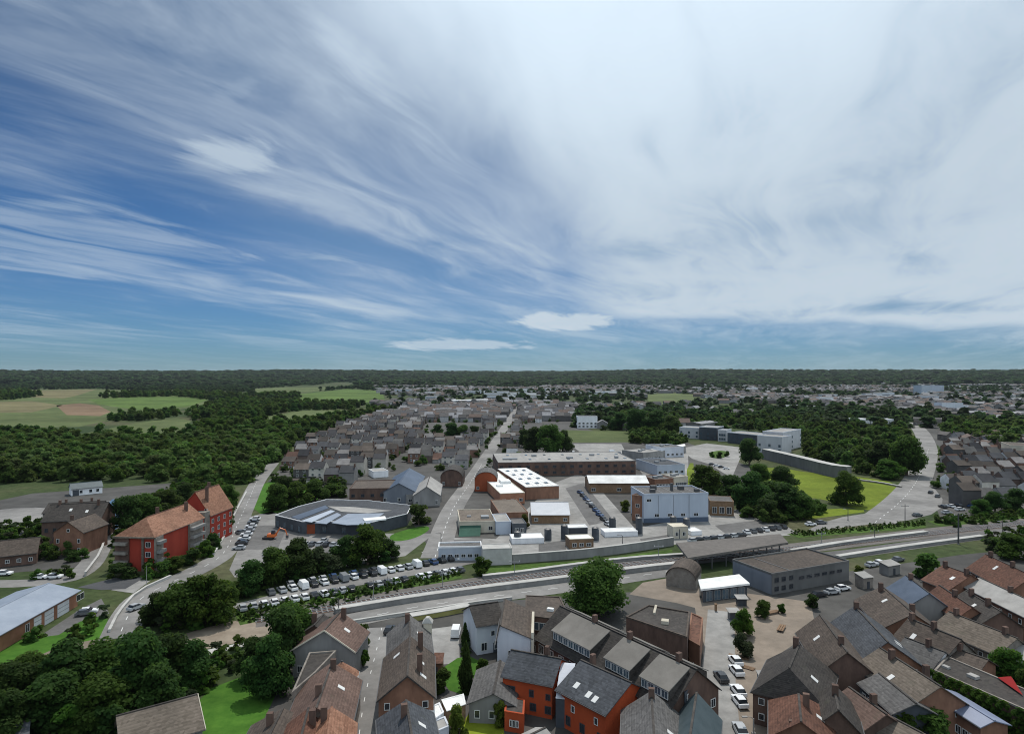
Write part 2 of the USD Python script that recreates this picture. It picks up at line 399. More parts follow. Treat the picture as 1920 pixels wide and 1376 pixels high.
# ---------------------------------------------------------------- the ground: one sheet, flat under the town, rising to the wooded ridge
def terrain(x, y):
    x, y = np.asarray(x, float), np.asarray(y, float)
    r = np.hypot(x, y)
    t = np.clip((r - 3300) / 5200, 0, 1)
    t = t * t * (3 - 2 * t)
    a = np.arctan2(x, y)
    ridge = 88 + 36 * (meshkit.noise(np.stack([a * 4, r / 2500, 0 * a], -1), 3) - .5) + 10 * (meshkit.noise(np.stack([a * 15, r / 1200, 0 * a], -1), 5) - .5)
    return t * ridge - np.clip((r - 9500) / 3000, 0, 1) * 70


_rad = np.concatenate([[0], np.geomspace(30, 3300, 26), np.linspace(3500, 13500, 42)])
_ang = np.linspace(0, 2 * np.pi, 181)[:-1]
_gx, _gy = _rad[1:, None] * np.sin(_ang), _rad[1:, None] * np.cos(_ang)
_v = np.vstack([[0, 0, 0], np.stack([_gx, _gy, terrain(_gx, _gy)], -1).reshape(-1, 3)])
_n = len(_ang)
_i, _j = np.meshgrid(np.arange(len(_rad) - 2), np.arange(_n), indexing='ij')
_q = np.stack([1 + _i * _n + _j, 1 + (_i + 1) * _n + _j, 1 + (_i + 1) * _n + (_j + 1) % _n, 1 + _i * _n + (_j + 1) % _n], -1).reshape(-1, 4)[:, ::-1]
_f = np.vstack([_q[:, [0, 1, 2]], _q[:, [0, 2, 3]], np.array([[0, 1 + (j + 1) % _n, 1 + j] for j in range(_n)])])
K['ground'] = usdkit.material(stage, '/World/Looks/ground_cover', {
    'g': ('geometry', {}), 'a': ('noise_texture', {'scale': .012, 'detail': 5., 'roughness': .6}), 'b': ('noise_texture', {'scale': .35, 'detail': 5., 'roughness': .65}),
    'ra': ('rgb_ramp', {'ramp': [(.35, (.030, .050, .018)), (.5, (.050, .068, .026)), (.62, (.085, .085, .045))]}),
    'bm': ('map_range', {'from_min': .3, 'from_max': .7, 'to_min': .65, 'to_max': 1.3, 'clamp': True}), 'mu': ('mix', {'mix_type': 'multiply', 'fac': 1.}),
    'p': ('principled_bsdf', {'roughness': .95, 'specular_ior_level': .1})},
    [('g.position', 'a.vector'), ('g.position', 'b.vector'), ('a.fac', 'ra.fac'), ('b.fac', 'bm.value'), ('ra.color', 'mu.color1'), ('bm.result', 'mu.color2'), ('mu.color', 'p.base_color')], surface='p.BSDF')
_m = usdkit.mesh(stage, '/World/ground', (_v, _f), K['ground'], True)
tags(_m.GetPrim(), kind='structure')

keepout = []          # plan outlines where no scattered tree or house may stand


def chaikin(p, n=2):
    p = np.asarray(p, float)
    for _ in range(n):
        q = np.roll(p, -1, 0)
        p = np.stack([.75 * p + .25 * q, .25 * p + .75 * q], 1).reshape(-1, 2)
    return p


def world(px, z=0.0):
    return np.array([G(a, b, z) for a, b in px])


def sheet(name, px, material, layer, curve=0, keep=True, kind='structure', label=None, cat=None):
    w = world(px)
    if curve:
        w = chaikin(w, curve)
    p = Polygon(w).buffer(0)
    p = max(getattr(p, 'geoms', [p]), key=lambda g: g.area)
    v, f = trimesh.creation.triangulate_polygon(p, engine='earcut')
    c = np.cross(v[f[:, 1]] - v[f[:, 0]], v[f[:, 2]] - v[f[:, 0]])
    f = np.where((c < 0)[:, None], f[:, ::-1], f)
    v = np.column_stack([v, np.full(len(v), .02 + .005 * layer)])
    m = usdkit.mesh(stage, numbered('/World/' + name), (v, f), material)
    tags(m.GetPrim(), label, cat, None, kind)
    if keep:
        keepout.append(p)
    return p


def strip(name, px, width, material, layer, keep=True):
    """A road of even width along a line of pixels."""
    w = world(px)
    p = shapely.LineString(np.array(chaikin_open(w, 2))).buffer(width / 2, cap_style='flat', join_style='round')
    v, f = trimesh.creation.triangulate_polygon(p, engine='earcut')
    c = np.cross(v[f[:, 1]] - v[f[:, 0]], v[f[:, 2]] - v[f[:, 0]])
    f = np.where((c < 0)[:, None], f[:, ::-1], f)
    m = usdkit.mesh(stage, numbered('/World/' + name), (np.column_stack([v, np.full(len(v), .02 + .005 * layer)]), f), material)
    tags(m.GetPrim(), kind='structure')
    if keep:
        keepout.append(p)
    return p


def chaikin_open(p, n=2):
    p = np.asarray(p, float)
    for _ in range(n):
        p = np.vstack([p[:1], np.stack([.75 * p[:-1] + .25 * p[1:], .25 * p[:-1] + .75 * p[1:]], 1).reshape(-1, 2), p[-1:]])
    return p


# ---------------------------------------------------------------- builders for buildings
def slab(mb, a, b, c, d, t):
    """A roof plane: four corners of its under side, counter-clockwise from above, t thick."""
    lo = np.array([a, b, c, d], float)
    return mb.hexa(lo, lo + [0, 0, t])


def window(T, O, e, nrm, s, z, w, h, fr='frame', gl='glass', under=None, bars=1):
    """A framed window proud of a wall: O the wall's foot, e along it, s the middle of the window, z its sill."""
    e3, n3, up = np.array([*e, 0]), np.array([*nrm, 0]), np.array([0, 0, 1.])
    c = np.array([*O, 0.][:3]) + e3 * s + up * z
    mb = MB()

    def bit(x0, x1, z0, z1, d0, d1):
        q = [c + e3 * x + n3 * d for x, d in ((x0, d1), (x1, d1), (x1, d0), (x0, d0))]
        mb.hexa([p + up * z0 for p in q], [p + up * z1 for p in q])
    t = .10
    bit(-w / 2, -w / 2 + t, 0, h, .003, .09)
    bit(w / 2 - t, w / 2, 0, h, .003, .09)
    bit(-w / 2 + t, w / 2 - t, 0, t, .003, .09)
    bit(-w / 2 + t, w / 2 - t, h - t, h, .003, .09)
    if bars and w > 1.0:
        bit(-.035, .035, t, h - t, .003, .08)
    p = T.part('window', mb, K[fr], under)
    g = MB()
    q = [c + e3 * x + n3 * .05 for x in (-w / 2 + t, w / 2 - t)]
    g.add([q[0] + up * t, q[1] + up * t, q[1] + up * (h - t), q[0] + up * (h - t)], [[0, 1, 2, 3]])
    T.part('pane', g, K[gl], p)
    return p


def door(T, O, e, nrm, s, w, h, material, under=None, handle=True):
    e3, n3 = np.array([*e, 0]), np.array([*nrm, 0])
    c = np.array([*O, 0.][:3]) + e3 * s
    q = [c + e3 * x + n3 * d for x, d in ((-w / 2, .08), (w / 2, .08), (w / 2, .004), (-w / 2, .004))]
    mb = MB().hexa([p + [0, 0, .02] for p in q], [p + [0, 0, h] for p in q])
    p = T.part('door', mb, K[material], under)
    if handle:
        hc = c + e3 * (w / 2 - .15) + n3 * .1
        T.part('handle', MB().box((hc[0], hc[1], 1.0), (.05, .05, .16)), K['darkmetal'], p)
    return p


def openings(T, O, e, nrm, L, spec):
    """spec: dict(n=columns, z=[sills], w, h, fr, gl, door=None, at=None)"""
    n = spec.get('n', 2)
    m = spec.get('margin', .9)
    xs = spec.get('at') or ([L / 2] if n == 1 else list(np.linspace(m + spec['w'] / 2, L - m - spec['w'] / 2, n)))
    for z in spec['z']:
        for x in xs:
            window(T, O, e, nrm, x, z, spec['w'], spec['h'], spec.get('fr', 'frame'), spec.get('gl', 'glass'), bars=spec.get('bars', 1))
    if spec.get('door'):
        door(T, O, e, nrm, spec.get('dx', L / 2), spec.get('dw', 1.0), spec.get('dh', 2.1), spec['door'])


def chimney(T, under, x, y, z, h=1.6, material='brickd', a=0.):
    p = T.part('chimney', MB().box((x, y, z - .6), (.7, .95, h + .6), a), K[material], under)
    return p


def gable(name, label, cat, P0, P1, hl, hr, ze, zr, wall='brick', roof='brown', group=None, win=None, chim=(), sky=(), over=.35, hip=(0, 0), z0=0., ridgecap='dbrown', gutter=True, keep=True):
    """A house with its ridge from P0 to P1 (plan), hl and hr wide to the left and right of it, eaves at ze, ridge at zr."""
    P0, P1 = np.asarray(P0, float), np.asarray(P1, float)
    L = np.linalg.norm(P1 - P0)
    u = (P1 - P0) / L
    v = np.array([-u[1], u[0]])
    T = Thing(name, label, cat, (*((P0 + P1) / 2), z0), group)

    def P(s, t, z):
        q = P0 + u * s + v * t
        return np.array([q[0], q[1], z])
    w = MB()
    foot = [P(0, -hr, z0), P(L, -hr, z0), P(L, hl, z0), P(0, hl, z0)]
    eav = [P(0, -hr, ze), P(L, -hr, ze), P(L, hl, ze), P(0, hl, ze)]
    w.hexa(foot, eav)
    r0, r1 = P(hip[0], 0, zr - .02), P(L - hip[1], 0, zr - .02)
    b = [P(0, -hr, ze - .02), P(L, -hr, ze - .02), P(L, hl, ze - .02), P(0, hl, ze - .02)]
    w.add(b + [r0, r1], [[0, 3, 4], [2, 1, 5]])
    w.add(b + [r0, r1], [[0, 1, 5, 4], [2, 3, 4, 5], [3, 2, 1, 0]])
    T.part('wall', w, K[wall])
    o = over
    dl, dr = (zr - ze) / hl * o, (zr - ze) / hr * o
    e0, e1 = -o if not hip[0] else -o, L + o
    R0, R1 = P(hip[0] if hip[0] else -o, 0, zr), P(L - hip[1] if hip[1] else L + o, 0, zr)
    m = MB()
    t = .16
    slab(m, P(e0, -hr - o, ze - dr), P(e1, -hr - o, ze - dr), R1, R0, t)
    slab(m, P(e1, hl + o, ze - dl), P(e0, hl + o, ze - dl), R0, R1, t)
    for k, (h_, R, s_) in enumerate(((hip[0], R0, e0), (hip[1], R1, e1))):
        if h_:
            a, b_ = P(s_, hl + o, ze - dl), P(s_, -hr - o, ze - dr)
            tri = [a, b_, R] if k == 0 else [b_, a, R]
            m.add([*tri, *(np.array(tri) + [0, 0, t])], [[3, 4, 5], [2, 1, 0], [0, 1, 4], [0, 4, 3]])
    rf = T.part('roof', m, K[roof])
    T.part('ridge_cap', MB().bar(R0 + [0, 0, t - .04], R1 + [0, 0, t - .04], .34, .12), K[ridgecap], rf)
    if gutter:
        for tt, dd in ((-hr - o - .07, dr), (hl + o + .07, dl)):
            T.part('gutter', MB().bar(P(e0, tt, ze - dd - .04), P(e1, tt, ze - dd - .04), .13, .12), K['darkmetal'], rf)
    for s_, tt in chim:
        hgt = zr - (zr - ze) * abs(tt) / (hl if tt > 0 else hr)
        q = P(s_ * L, tt, 0)
        chimney(T, rf, q[0], q[1], hgt, 1.5 + (zr - hgt), 'brickd', math.atan2(u[1], u[0]))
    for s_, tt in sky:                                       # skylights lying in the slope
        side = hl if tt > 0 else hr
        k = (zr - ze) / side
        a_, b_ = abs(tt) - .55, abs(tt) + .55
        sg = 1 if tt > 0 else -1
        s0, s1 = s_ * L - .45, s_ * L + .45
        c = [P(s0, sg * b_, zr - k * b_ + t + .01), P(s1, sg * b_, zr - k * b_ + t + .01), P(s1, sg * a_, zr - k * a_ + t + .01), P(s0, sg * a_, zr - k * a_ + t + .01)]
        if sg > 0:
            c = [c[1], c[0], c[3], c[2]]
        f = T.part('skylight', MB().hexa(c, np.array(c) + [0, 0, .09]), K['frame'], rf)
    for side, spec in (win or {}).items():
        O, e, ln = {'r': (P(0, -hr, z0), u, L), 'l': (P(L, hl, z0), -u, L), 'e': (P(L, -hr, z0), v, hl + hr), 's': (P(0, hl, z0), -v, hl + hr)}[side]
        for sp in (spec if isinstance(spec, list) else [spec]):
            openings(T, O, e, np.array([e[1], -e[0]]), ln, sp)
    if keep:
        keepout.append(Polygon([p[:2] for p in foot]).buffer(.8))
    return T, P, rf


def gpx(name, label, R0, R1, hl, hr, zr, ze, wall='brick', roof='brown', cat='house', **kw):
    """A gabled house whose ridge, zr above ground, runs between two photo pixels (first the end nearer to the camera)."""
    return gable(name, label, cat, G(*R0, zr), G(*R1, zr), hl, hr, ze, zr, wall, roof, **kw)


def block(name, label, cat, px, z, wall='greyren', roof='greyroof', parapet=.4, group=None, win=None, plan=None, z0=0., cope=None, keep=True, base=None):
    """A flat-roofed building over a plan whose roof corners (front left, front right, back right, back left) are at pixels."""
    w = np.asarray(plan, float) if plan is not None else world(px, z)
    if Polygon(w).exterior.is_ccw is False:
        w = w[::-1]
    T = Thing(name, label, cat, (*w.mean(0), z0), group)
    T.part('wall', MB().prism(w, z0, z), K[wall])
    pw = Polygon(w)
    rf = T.part('roof', MB().prism(np.array(pw.buffer(-.25, join_style='mitre').exterior.coords)[:-1] if parapet else w, z + .003, z + .07), K[roof])
    if parapet:
        ring = pw.buffer(.06, join_style='mitre').difference(pw.buffer(-.26, join_style='mitre'))
        m = trimesh.creation.extrude_polygon(ring, parapet, engine='earcut')
        m.apply_translation((0, 0, z + .004))
        T.part('parapet', MB().tm(m), K[cope or wall])
    n = len(w)
    for i, spec in (win or {}).items():
        a, b = w[i % n], w[(i + 1) % n]
        ln = np.linalg.norm(b - a)
        e = (b - a) / ln
        for sp in (spec if isinstance(spec, list) else [spec]):
            openings(T, (*a, z0), e, np.array([e[1], -e[0]]), ln, sp)
    if keep:
        keepout.append(pw.buffer(1))
    return T, w, rf


def rect(A, B, depth):
    """Plan corners from two front pixels' points and a depth away from the camera."""
    A, B = np.asarray(A, float), np.asarray(B, float)
    u = (B - A) / np.linalg.norm(B - A)
    v = np.array([-u[1], u[0]])
    return np.array([A, B, B + v * depth, A + v * depth])


def roof_boxes(T, rf, w, z, spots, material='metal'):
    for s, t, sx, sy, h in spots:
        p = w[0] * (1 - s) * (1 - t) + w[1] * s * (1 - t) + w[2] * s * t + w[3] * (1 - s) * t
        d = w[1] - w[0]
        T.part('roof_unit', MB().box((*p, z + .073), (sx, sy, h), math.atan2(d[1], d[0])), K[material], rf)


# ---------------------------------------------------------------- trees
def crown(lobes, leaves, size, seed, flat_=.9, core=True, lift=.0, cone=False):
    """A unit crown (1 tall with its trunk, 1 across): many small bent leaf sprays round uneven lobes, with a dark lobed heart."""
    r = np.random.default_rng(seed)
    cs, rs = [], []
    for i in range(lobes):
        if cone:
            z = .08 + .88 * (i + .5) / lobes
            rad = .40 * (1 - z) ** .7 * (.55 + .5 * r.random())
            a = r.random() * 6.28
            q = max(0., .36 * (1 - z) ** .8 - rad * .5)
            cs.append((q * math.cos(a), q * math.sin(a), z))
            rs.append(max(rad, .05))
        else:
            a, z = r.random() * 6.28, r.random()
            q = .36 * math.sqrt(r.random()) * (1 - .6 * z ** 2)
            zz = lift + .16 + (.66 - lift) * z
            cs.append((q * math.cos(a), q * math.sin(a), zz))
            rs.append(.09 + .11 * r.random() + .04 * (1 - z))
    cs, rs = np.array(cs), np.array(rs)
    pick_ = r.choice(lobes, leaves, p=rs ** 2 / (rs ** 2).sum())
    d = r.normal(size=(leaves, 3))
    d[:, 2] = np.where(r.random(leaves) < .3, d[:, 2], np.abs(d[:, 2]) * .9)
    d /= np.linalg.norm(d, axis=1, keepdims=True)
    c = cs[pick_] + d * (rs[pick_] * (.76 + .36 * r.random(leaves)))[:, None] * [1, 1, flat_]
    nrm = d + [0, 0, .55] + r.normal(size=(leaves, 3)) * .5
    nrm /= np.linalg.norm(nrm, axis=1, keepdims=True)
    a = np.cross(nrm, r.normal(size=(leaves, 3)))
    a /= np.linalg.norm(a, axis=1, keepdims=True)
    b = np.cross(nrm, a)
    s = size * (.6 + .8 * r.random(leaves))[:, None]
    v = np.stack([c - a * s * .5 - b * s * .35, c + a * s * .5 - b * s * .3 + nrm * s * .1, c + a * s * .42 + b * s * .38, c - a * s * .45 + b * s * .33 - nrm * s * .12], 1).reshape(-1, 3)
    v[:, 2] = np.maximum(v[:, 2], .015)
    f = np.arange(leaves * 4).reshape(-1, 4)
    mb = MB().add(v, f)
    if core:
        for p, q in zip(cs, rs):
            m = trimesh.creation.icosphere(1, q * .62)
            vv = m.vertices * (1 + .25 * (r.random((len(m.vertices), 1)) - .5)) * [1, 1, flat_] + p
            vv[:, 2] = np.maximum(vv[:, 2], .01)
            mb.add(vv, m.faces)
    return mb


def tree_class(name, seed, lobes, leaves, size, material, trunk=.3, **kw):
    T = Thing(name, None, None, cls=True)
    r = np.random.default_rng(seed + 50)
    tk = MB()
    top = .55 if trunk > .1 else .3
    tk.tube([(0, 0, -.01), (.006, .004, trunk), (.0, .01, top)], .035, .018, 7)
    for k in range(4):
        a = r.random() * 6.28
        tk.tube([(0, 0, trunk * .9 + .03 * k), (.1 * math.cos(a), .1 * math.sin(a), trunk + .16), (.2 * math.cos(a), .2 * math.sin(a), trunk + .3)], .016, .006, 5)
    T.part('trunk', tk, K['bark'])
    T.part('crown', crown(lobes, leaves, size, seed, **kw), K[material])
    return T


TC = {
    'mid': [tree_class('broadleaf_class', 1 + i, 28, 6200, .040, 'leaf') for i in range(2)],
    'dark': [tree_class('dark_tree_class', 11 + i, 28, 6200, .040, 'leafd') for i in range(2)],
    'bright': [tree_class('bright_tree_class', 21 + i, 24, 5200, .042, 'leafb') for i in range(2)],
    'grey': [tree_class('grey_tree_class', 31, 18, 3000, .050, 'leafg')],
    'big': [tree_class('big_tree_class', 41, 46, 11000, .030, 'leaf', lift=-.04)],
    'round': [tree_class('round_tree_class', 45, 30, 8000, .034, 'leafb', lift=-.06, trunk=.08)],
    'cone': [tree_class('cypress_class', 51, 26, 4200, .050, 'leafd', cone=True, trunk=.05)],
    'bush': [tree_class('bush_class', 61 + i, 14, 1500, .075, 'leafb' if i else 'leaf', lift=-.12, trunk=.04) for i in range(2)],
    'bushd': [tree_class('dark_bush_class', 66, 14, 1500, .075, 'leafd', lift=-.12, trunk=.04)],
    'lime': [tree_class('lime_bush_class', 68, 14, 1700, .07, 'leafl', lift=-.12, trunk=.04)],
}
tree_spots = []


def tree(kind, px, base, top, width, label, group=None, name=None, cat='tree'):
    x, y = G(px, base)
    h = (base - top) / F * y
    w = width / F * y
    c = TC[kind][len(tree_spots) % len(TC[kind])]
    tree_spots.append((x, y, w))
    nm = name or {'cone': 'cypress_tree', 'bush': 'bush', 'bushd': 'bush', 'lime': 'bush'}.get(kind, 'tree')
    return place(nm, c, (x, y, 0), rng.random() * 6.28, (w * .96, w * .96, h * 1.04), label, cat, group)


def scatter(name, px, spacing, protos, size, label, cat, keep=None, w=None, material_jit=None, zfun=None, squash=(.75, 1.05)):
    """Foliage nobody could count: one instancer over a patch of ground."""
    P = Polygon(world(px) if w is None else w).buffer(0)
    x0, y0, x1, y1 = P.bounds
    gx, gy = np.meshgrid(np.arange(x0, x1, spacing), np.arange(y0, y1, spacing))
    q = np.stack([gx.ravel(), gy.ravel()], 1) + (rng.random((gx.size, 2)) - .5) * spacing * .95
    ok = shapely.contains_xy(P, q[:, 0], q[:, 1])
    q = q[ok]
    if keep is not None and len(q):
        K_ = shapely.union_all(keep)
        shapely.prepare(K_)
        q = q[~shapely.contains_xy(K_, q[:, 0], q[:, 1])]
    return instancer(name, q, protos, size, label, cat, zfun, squash)


def instancer(name, q, protos, size, label, cat, zfun=None, squash=(.75, 1.05)):
    n = len(q)
    if not n:
        return 0
    pi = UsdGeom.PointInstancer.Define(stage, numbered('/World/' + name))
    root = str(pi.GetPath())
    targets = []
    for k, (mb, material) in enumerate(protos):
        m = usdkit.mesh(stage, f'{root}/clump_{k:03d}', mb.arrays(), material)
        targets.append(m.GetPath())
    pi.CreatePrototypesRel().SetTargets(targets)
    s = size[0] + (size[1] - size[0]) * rng.random(n)
    z = zfun(q[:, 0], q[:, 1]) if zfun else np.zeros(n)
    pi.CreatePositionsAttr(Vt.Vec3fArray.FromNumpy(np.column_stack([q, z]).astype(np.float32)))
    pi.CreateScalesAttr(Vt.Vec3fArray.FromNumpy(np.column_stack([s, s, s * (squash[0] + (squash[1] - squash[0]) * rng.random(n))]).astype(np.float32)))
    a = rng.random(n) * np.pi
    pi.CreateOrientationsAttr(Vt.QuathArray([Gf.Quath(float(math.cos(t)), 0, 0, float(math.sin(t))) for t in a]))
    pi.CreateProtoIndicesAttr(Vt.IntArray([int(k) for k in rng.integers(0, len(protos), n)]))
    tags(pi.GetPrim(), label, cat, None, 'stuff')
    return n


WOOD = [(crown(13, 800, .088, 101 + i, lift=-.1), K[m]) for i, m in enumerate(('leafw', 'leafb', 'leafw', 'leafw2', 'leaf', 'leafw'))]
WOODD = [(crown(13, 800, .088, 121 + i, lift=-.1), K[m]) for i, m in enumerate(('leaf', 'leafb', 'leafd', 'leafw'))]
FAR = [(crown(8, 90, .24, 141 + i, lift=-.15), K['leaffar']) for i in range(4)]
SHRUB = [(crown(7, 150, .17, 161 + i, lift=-.2), K[m]) for i, m in enumerate(('leafb', 'leaf', 'leafb', 'leafg', 'leaf'))]

# ---------------------------------------------------------------- ground sheets
PAD = 'structure'
sheet('town_ground', [(500, 905), (545, 858), (640, 802), (760, 762), (1010, 752), (1090, 800), (1180, 830), (1290, 830), (1420, 880), (1330, 960), (1150, 1030), (980, 1040), (820, 1050), (760, 960), (640, 950)], K['townground'], 0, keep=False)
sheet('town_ground', [(1700, 792), (1800, 790), (2150, 800), (2300, 960), (1920, 958), (1770, 985), (1740, 920), (1765, 840)], K['townground'], 0, keep=False)
sheet('town_ground', [(470, 1376), (560, 1200), (640, 1150), (960, 1125), (1180, 1110), (1320, 1100), (1600, 1070), (1800, 1040), (2100, 1010), (2200, 1200), (2100, 1480), (300, 1480)], K['townground'], 0, keep=False)
sheet('town_ground', [(-60, 950), (60, 925), (330, 905), (250, 960), (190, 1060), (-60, 1080)], K['townground'], 0, keep=False)
for nm, px, m in (
        ('field', [(-160, 750), (60, 731), (180, 729), (320, 737), (420, 741), (400, 753), (330, 770), (230, 782), (150, 800), (-220, 806)], 'field_green'),
        ('field', [(475, 729), (650, 719), (680, 722), (570, 737), (480, 743)], 'field_green'),
        ('field', [(160, 812), (250, 794), (330, 783), (360, 789), (330, 812), (205, 820)], 'field_green'),
        ('field', [(465, 786), (560, 770), (645, 766), (655, 778), (520, 794)], 'field_green'),
        ('field', [(1205, 741), (1250, 737), (1312, 740), (1322, 754), (1225, 760)], 'field_green'),
        ('field', [(1062, 806), (1120, 808), (1182, 806), (1185, 829), (1068, 830)], 'field_green')):
    sheet(nm, px, K[m], 1)
for nm, px, m in (('field_strip', [(45, 732), (180, 730), (150, 740), (120, 747), (60, 745)], 'field_tan'),
                  ('field_strip', [(-160, 756), (60, 752), (118, 760), (60, 773), (-160, 776)], 'field_tan'),
                  ('bare_field', [(105, 760), (150, 756), (185, 760), (208, 772), (188, 780), (125, 778)], 'field_brown'),
                  ('meadow', [(165, 749), (250, 744), (330, 743), (392, 749), (350, 763), (260, 769), (185, 758)], 'meadow'),
                  ('meadow', [(560, 739), (650, 729), (716, 733), (722, 750), (640, 760), (560, 757)], 'meadow')):
    sheet(nm, px, K[m], 2)
sheet('lawn', [(1402, 884), (1445, 874), (1530, 888), (1600, 892), (1692, 907), (1672, 940), (1640, 957), (1598, 953), (1540, 934), (1490, 934), (1420, 902)], K['lime'], 3, 1)
sheet('lawn', [(1500, 962), (1560, 952), (1640, 957), (1560, 968), (1500, 975)], K['lime'], 3, 1)
sheet('lawn', [(368, 1300), (470, 1262), (530, 1275), (470, 1400), (340, 1420)], K['lush'], 3, 1)
sheet('grass_bank', [(180, 1390), (250, 1335), (365, 1290), (360, 1400)], K['lush'], 2, 1, keep=False)
sheet('grass_bank', [(-60, 1215), (60, 1195), (150, 1160), (200, 1150), (205, 1190), (130, 1215), (-60, 1262)], K['lush'], 2, 1, keep=False)
sheet('grass_island', [(728, 1004), (760, 993), (800, 984), (808, 993), (775, 1011), (735, 1016)], K['lush'], 4, 2)
sheet('grass_verge', [(1475, 1001), (1600, 990), (1735, 976), (1736, 989), (1600, 1000), (1498, 1008)], K['grass'], 5)
sheet('grass_verge', [(1738, 977), (1830, 968), (1990, 950), (1990, 972), (1850, 984), (1780, 993)], K['grass'], 5)
sheet('grass_verge', [(440, 1150), (560, 1128), (700, 1104), (860, 1073), (868, 1082), (740, 1112), (600, 1140), (450, 1172)], K['grass'], 5)
sheet('grass_verge', [(905, 1062), (1100, 1051), (1260, 1030), (1262, 1042), (1100, 1062), (915, 1080)], K['grass'], 5)
sheet('grass_verge', [(470, 935), (490, 905), (540, 900), (640, 925), (560, 945), (512, 965), (480, 962)], K['lush'], 3, 1, keep=False)
sheet('garden', [(818, 1260), (870, 1225), (912, 1245), (905, 1290), (850, 1305)], K['lush'], 4, 1)
sheet('garden', [(855, 1400), (872, 1340), (905, 1322), (940, 1322), (948, 1400)], K['limelawn'], 5, 1)
sheet('garden', [(1288, 880), (1294, 868), (1300, 868), (1304, 905), (1288, 910)], K['lime'], 4, keep=False)
sheet('dirt_track', [(305, 1201), (400, 1172), (490, 1154), (600, 1146), (640, 1150), (560, 1172), (480, 1197), (392, 1216), (330, 1222)], K['dirt'], 4, 1)
sheet('track_edge', [(388, 1218), (484, 1198), (486, 1206), (392, 1227)], K['pale'], 6)
sheet('yard', [(430, 1068), (455, 1010), (470, 968), (510, 958), (590, 1000), (740, 1000), (815, 1000), (760, 1042), (650, 1062), (440, 1082)], K['road'], 3)
sheet('yard', [(790, 1035), (850, 1008), (930, 1010), (1040, 905), (1085, 888), (1110, 900), (1190, 990), (1380, 955), (1440, 965), (1500, 1002), (1270, 1020), (1100, 1044), (960, 1055), (820, 1052)], K['concrete'], 3)
for px in ([(455, 1030), (480, 985), (540, 985), (520, 1030)], [(600, 1015), (700, 1012), (690, 1035), (600, 1040)], [(1060, 915), (1095, 905), (1150, 975), (1105, 985)], [(1010, 1020), (1060, 1012), (1062, 1035), (1010, 1040)], [(1200, 1010), (1255, 1002), (1258, 1018), (1205, 1024)], [(1340, 985), (1420, 975), (1450, 990), (1360, 1000)], [(850, 1012), (905, 1010), (900, 1030), (845, 1030)]):
    sheet('asphalt_patch', px, K['asphalt'], 4)
sheet('goods_yard', [(1068, 832), (1165, 832), (1180, 860), (1105, 862)], K['concrete'], 3)
sheet('turning_circle', [(1273, 841), (1325, 831), (1385, 838), (1392, 850), (1372, 896), (1330, 870), (1298, 860)], K['concrete'], 3)
sheet('factory_yard', [(1200, 850), (1290, 850), (1292, 920), (1215, 930)], K['concrete'], 2)
sheet('barn_yard', [(70, 1195), (150, 1142), (190, 1122), (205, 1150), (150, 1165), (110, 1190)], K['asphalt'], 3)
sheet('gravel_yard', [(-60, 962), (50, 950), (120, 955), (90, 985), (-60, 1000)], K['road'], 2, 1)
sheet('square', [(1300, 1122), (1400, 1112), (1520, 1128), (1530, 1180), (1455, 1230), (1436, 1290), (1440, 1420), (1310, 1420), (1322, 1250)], K['sand'], 2)
sheet('brown_forecourt', [(1180, 1114), (1205, 1092), (1250, 1084), (1310, 1098), (1314, 1142), (1268, 1130)], K['sand'], 3)
sheet('parking_court', [(798, 1180), (860, 1172), (862, 1243), (802, 1247)], K['concrete'], 3)
sheet('planted_bed', [(1328, 850), (1345, 844), (1366, 846), (1368, 854), (1350, 860), (1332, 858)], K['grass'], 5, 2)
# roads
strip('road', [(815, 1046), (826, 1015), (836, 985), (850, 950), (880, 908), (905, 868), (928, 832), (955, 787), (975, 758)], 9.5, K['road'], 5)
strip('road', [(1640, 980), (1690, 940), (1718, 905), (1733, 870), (1741, 840), (1728, 808), (1708, 792)], 14, K['road'], 5)
sheet('junction', [(1500, 1000), (1560, 972), (1640, 960), (1680, 928), (1694, 904), (1748, 910), (1775, 945), (1735, 972), (1600, 986)], K['road'], 6, 1)
strip('road', [(512, 868), (498, 884), (482, 904), (466, 938), (444, 985), (424, 1036), (385, 1062), (320, 1092), (265, 1118), (240, 1152), (222, 1196)], 8.0, K['road'], 5)
strip('road', [(195, 940), (194, 985), (188, 1030), (160, 1072), (110, 1092), (-80, 1096)], 7.0, K['road'], 5)
sheet('dark_patch', [(145, 1101), (215, 1083), (272, 1082), (235, 1104), (190, 1106)], K['blackpatch'], 7)
sheet('pavement', [(208, 1106), (262, 1088), (285, 1086), (250, 1112)], K['concrete'], 6)
strip('road', [(668, 1420), (682, 1310), (702, 1235), (716, 1176)], 8.5, K['road'], 5)
strip('street', [(1352, 1145), (1350, 1200), (1346, 1270), (1353, 1420)], 6.4, K['concrete'], 5)
strip('road', [(480, 1160), (590, 1146), (780, 1113), (905, 1093), (1051, 1072), (1290, 1047), (1480, 1030), (1640, 1010), (2050, 966)], 11.5, K['ballast'], 6)
strip('road', [(640, 1166), (720, 1150), (780, 1137), (960, 1113), (1070, 1099), (1190, 1080), (1290, 1066)], 8.6, K['road'], 7)
strip('road', [(1380, 1058), (1500, 1046), (1600, 1038), (1720, 1020), (2050, 976)], 8, K['asphalt'], 7)
strip('parking_lane', [(440, 1140), (560, 1110), (680, 1090), (830, 1062), (905, 1046)], 6.0, K['road'], 7)
strip('lane', [(1182, 846), (1200, 870), (1222, 900), (1240, 925)], 6, K['road'], 5)


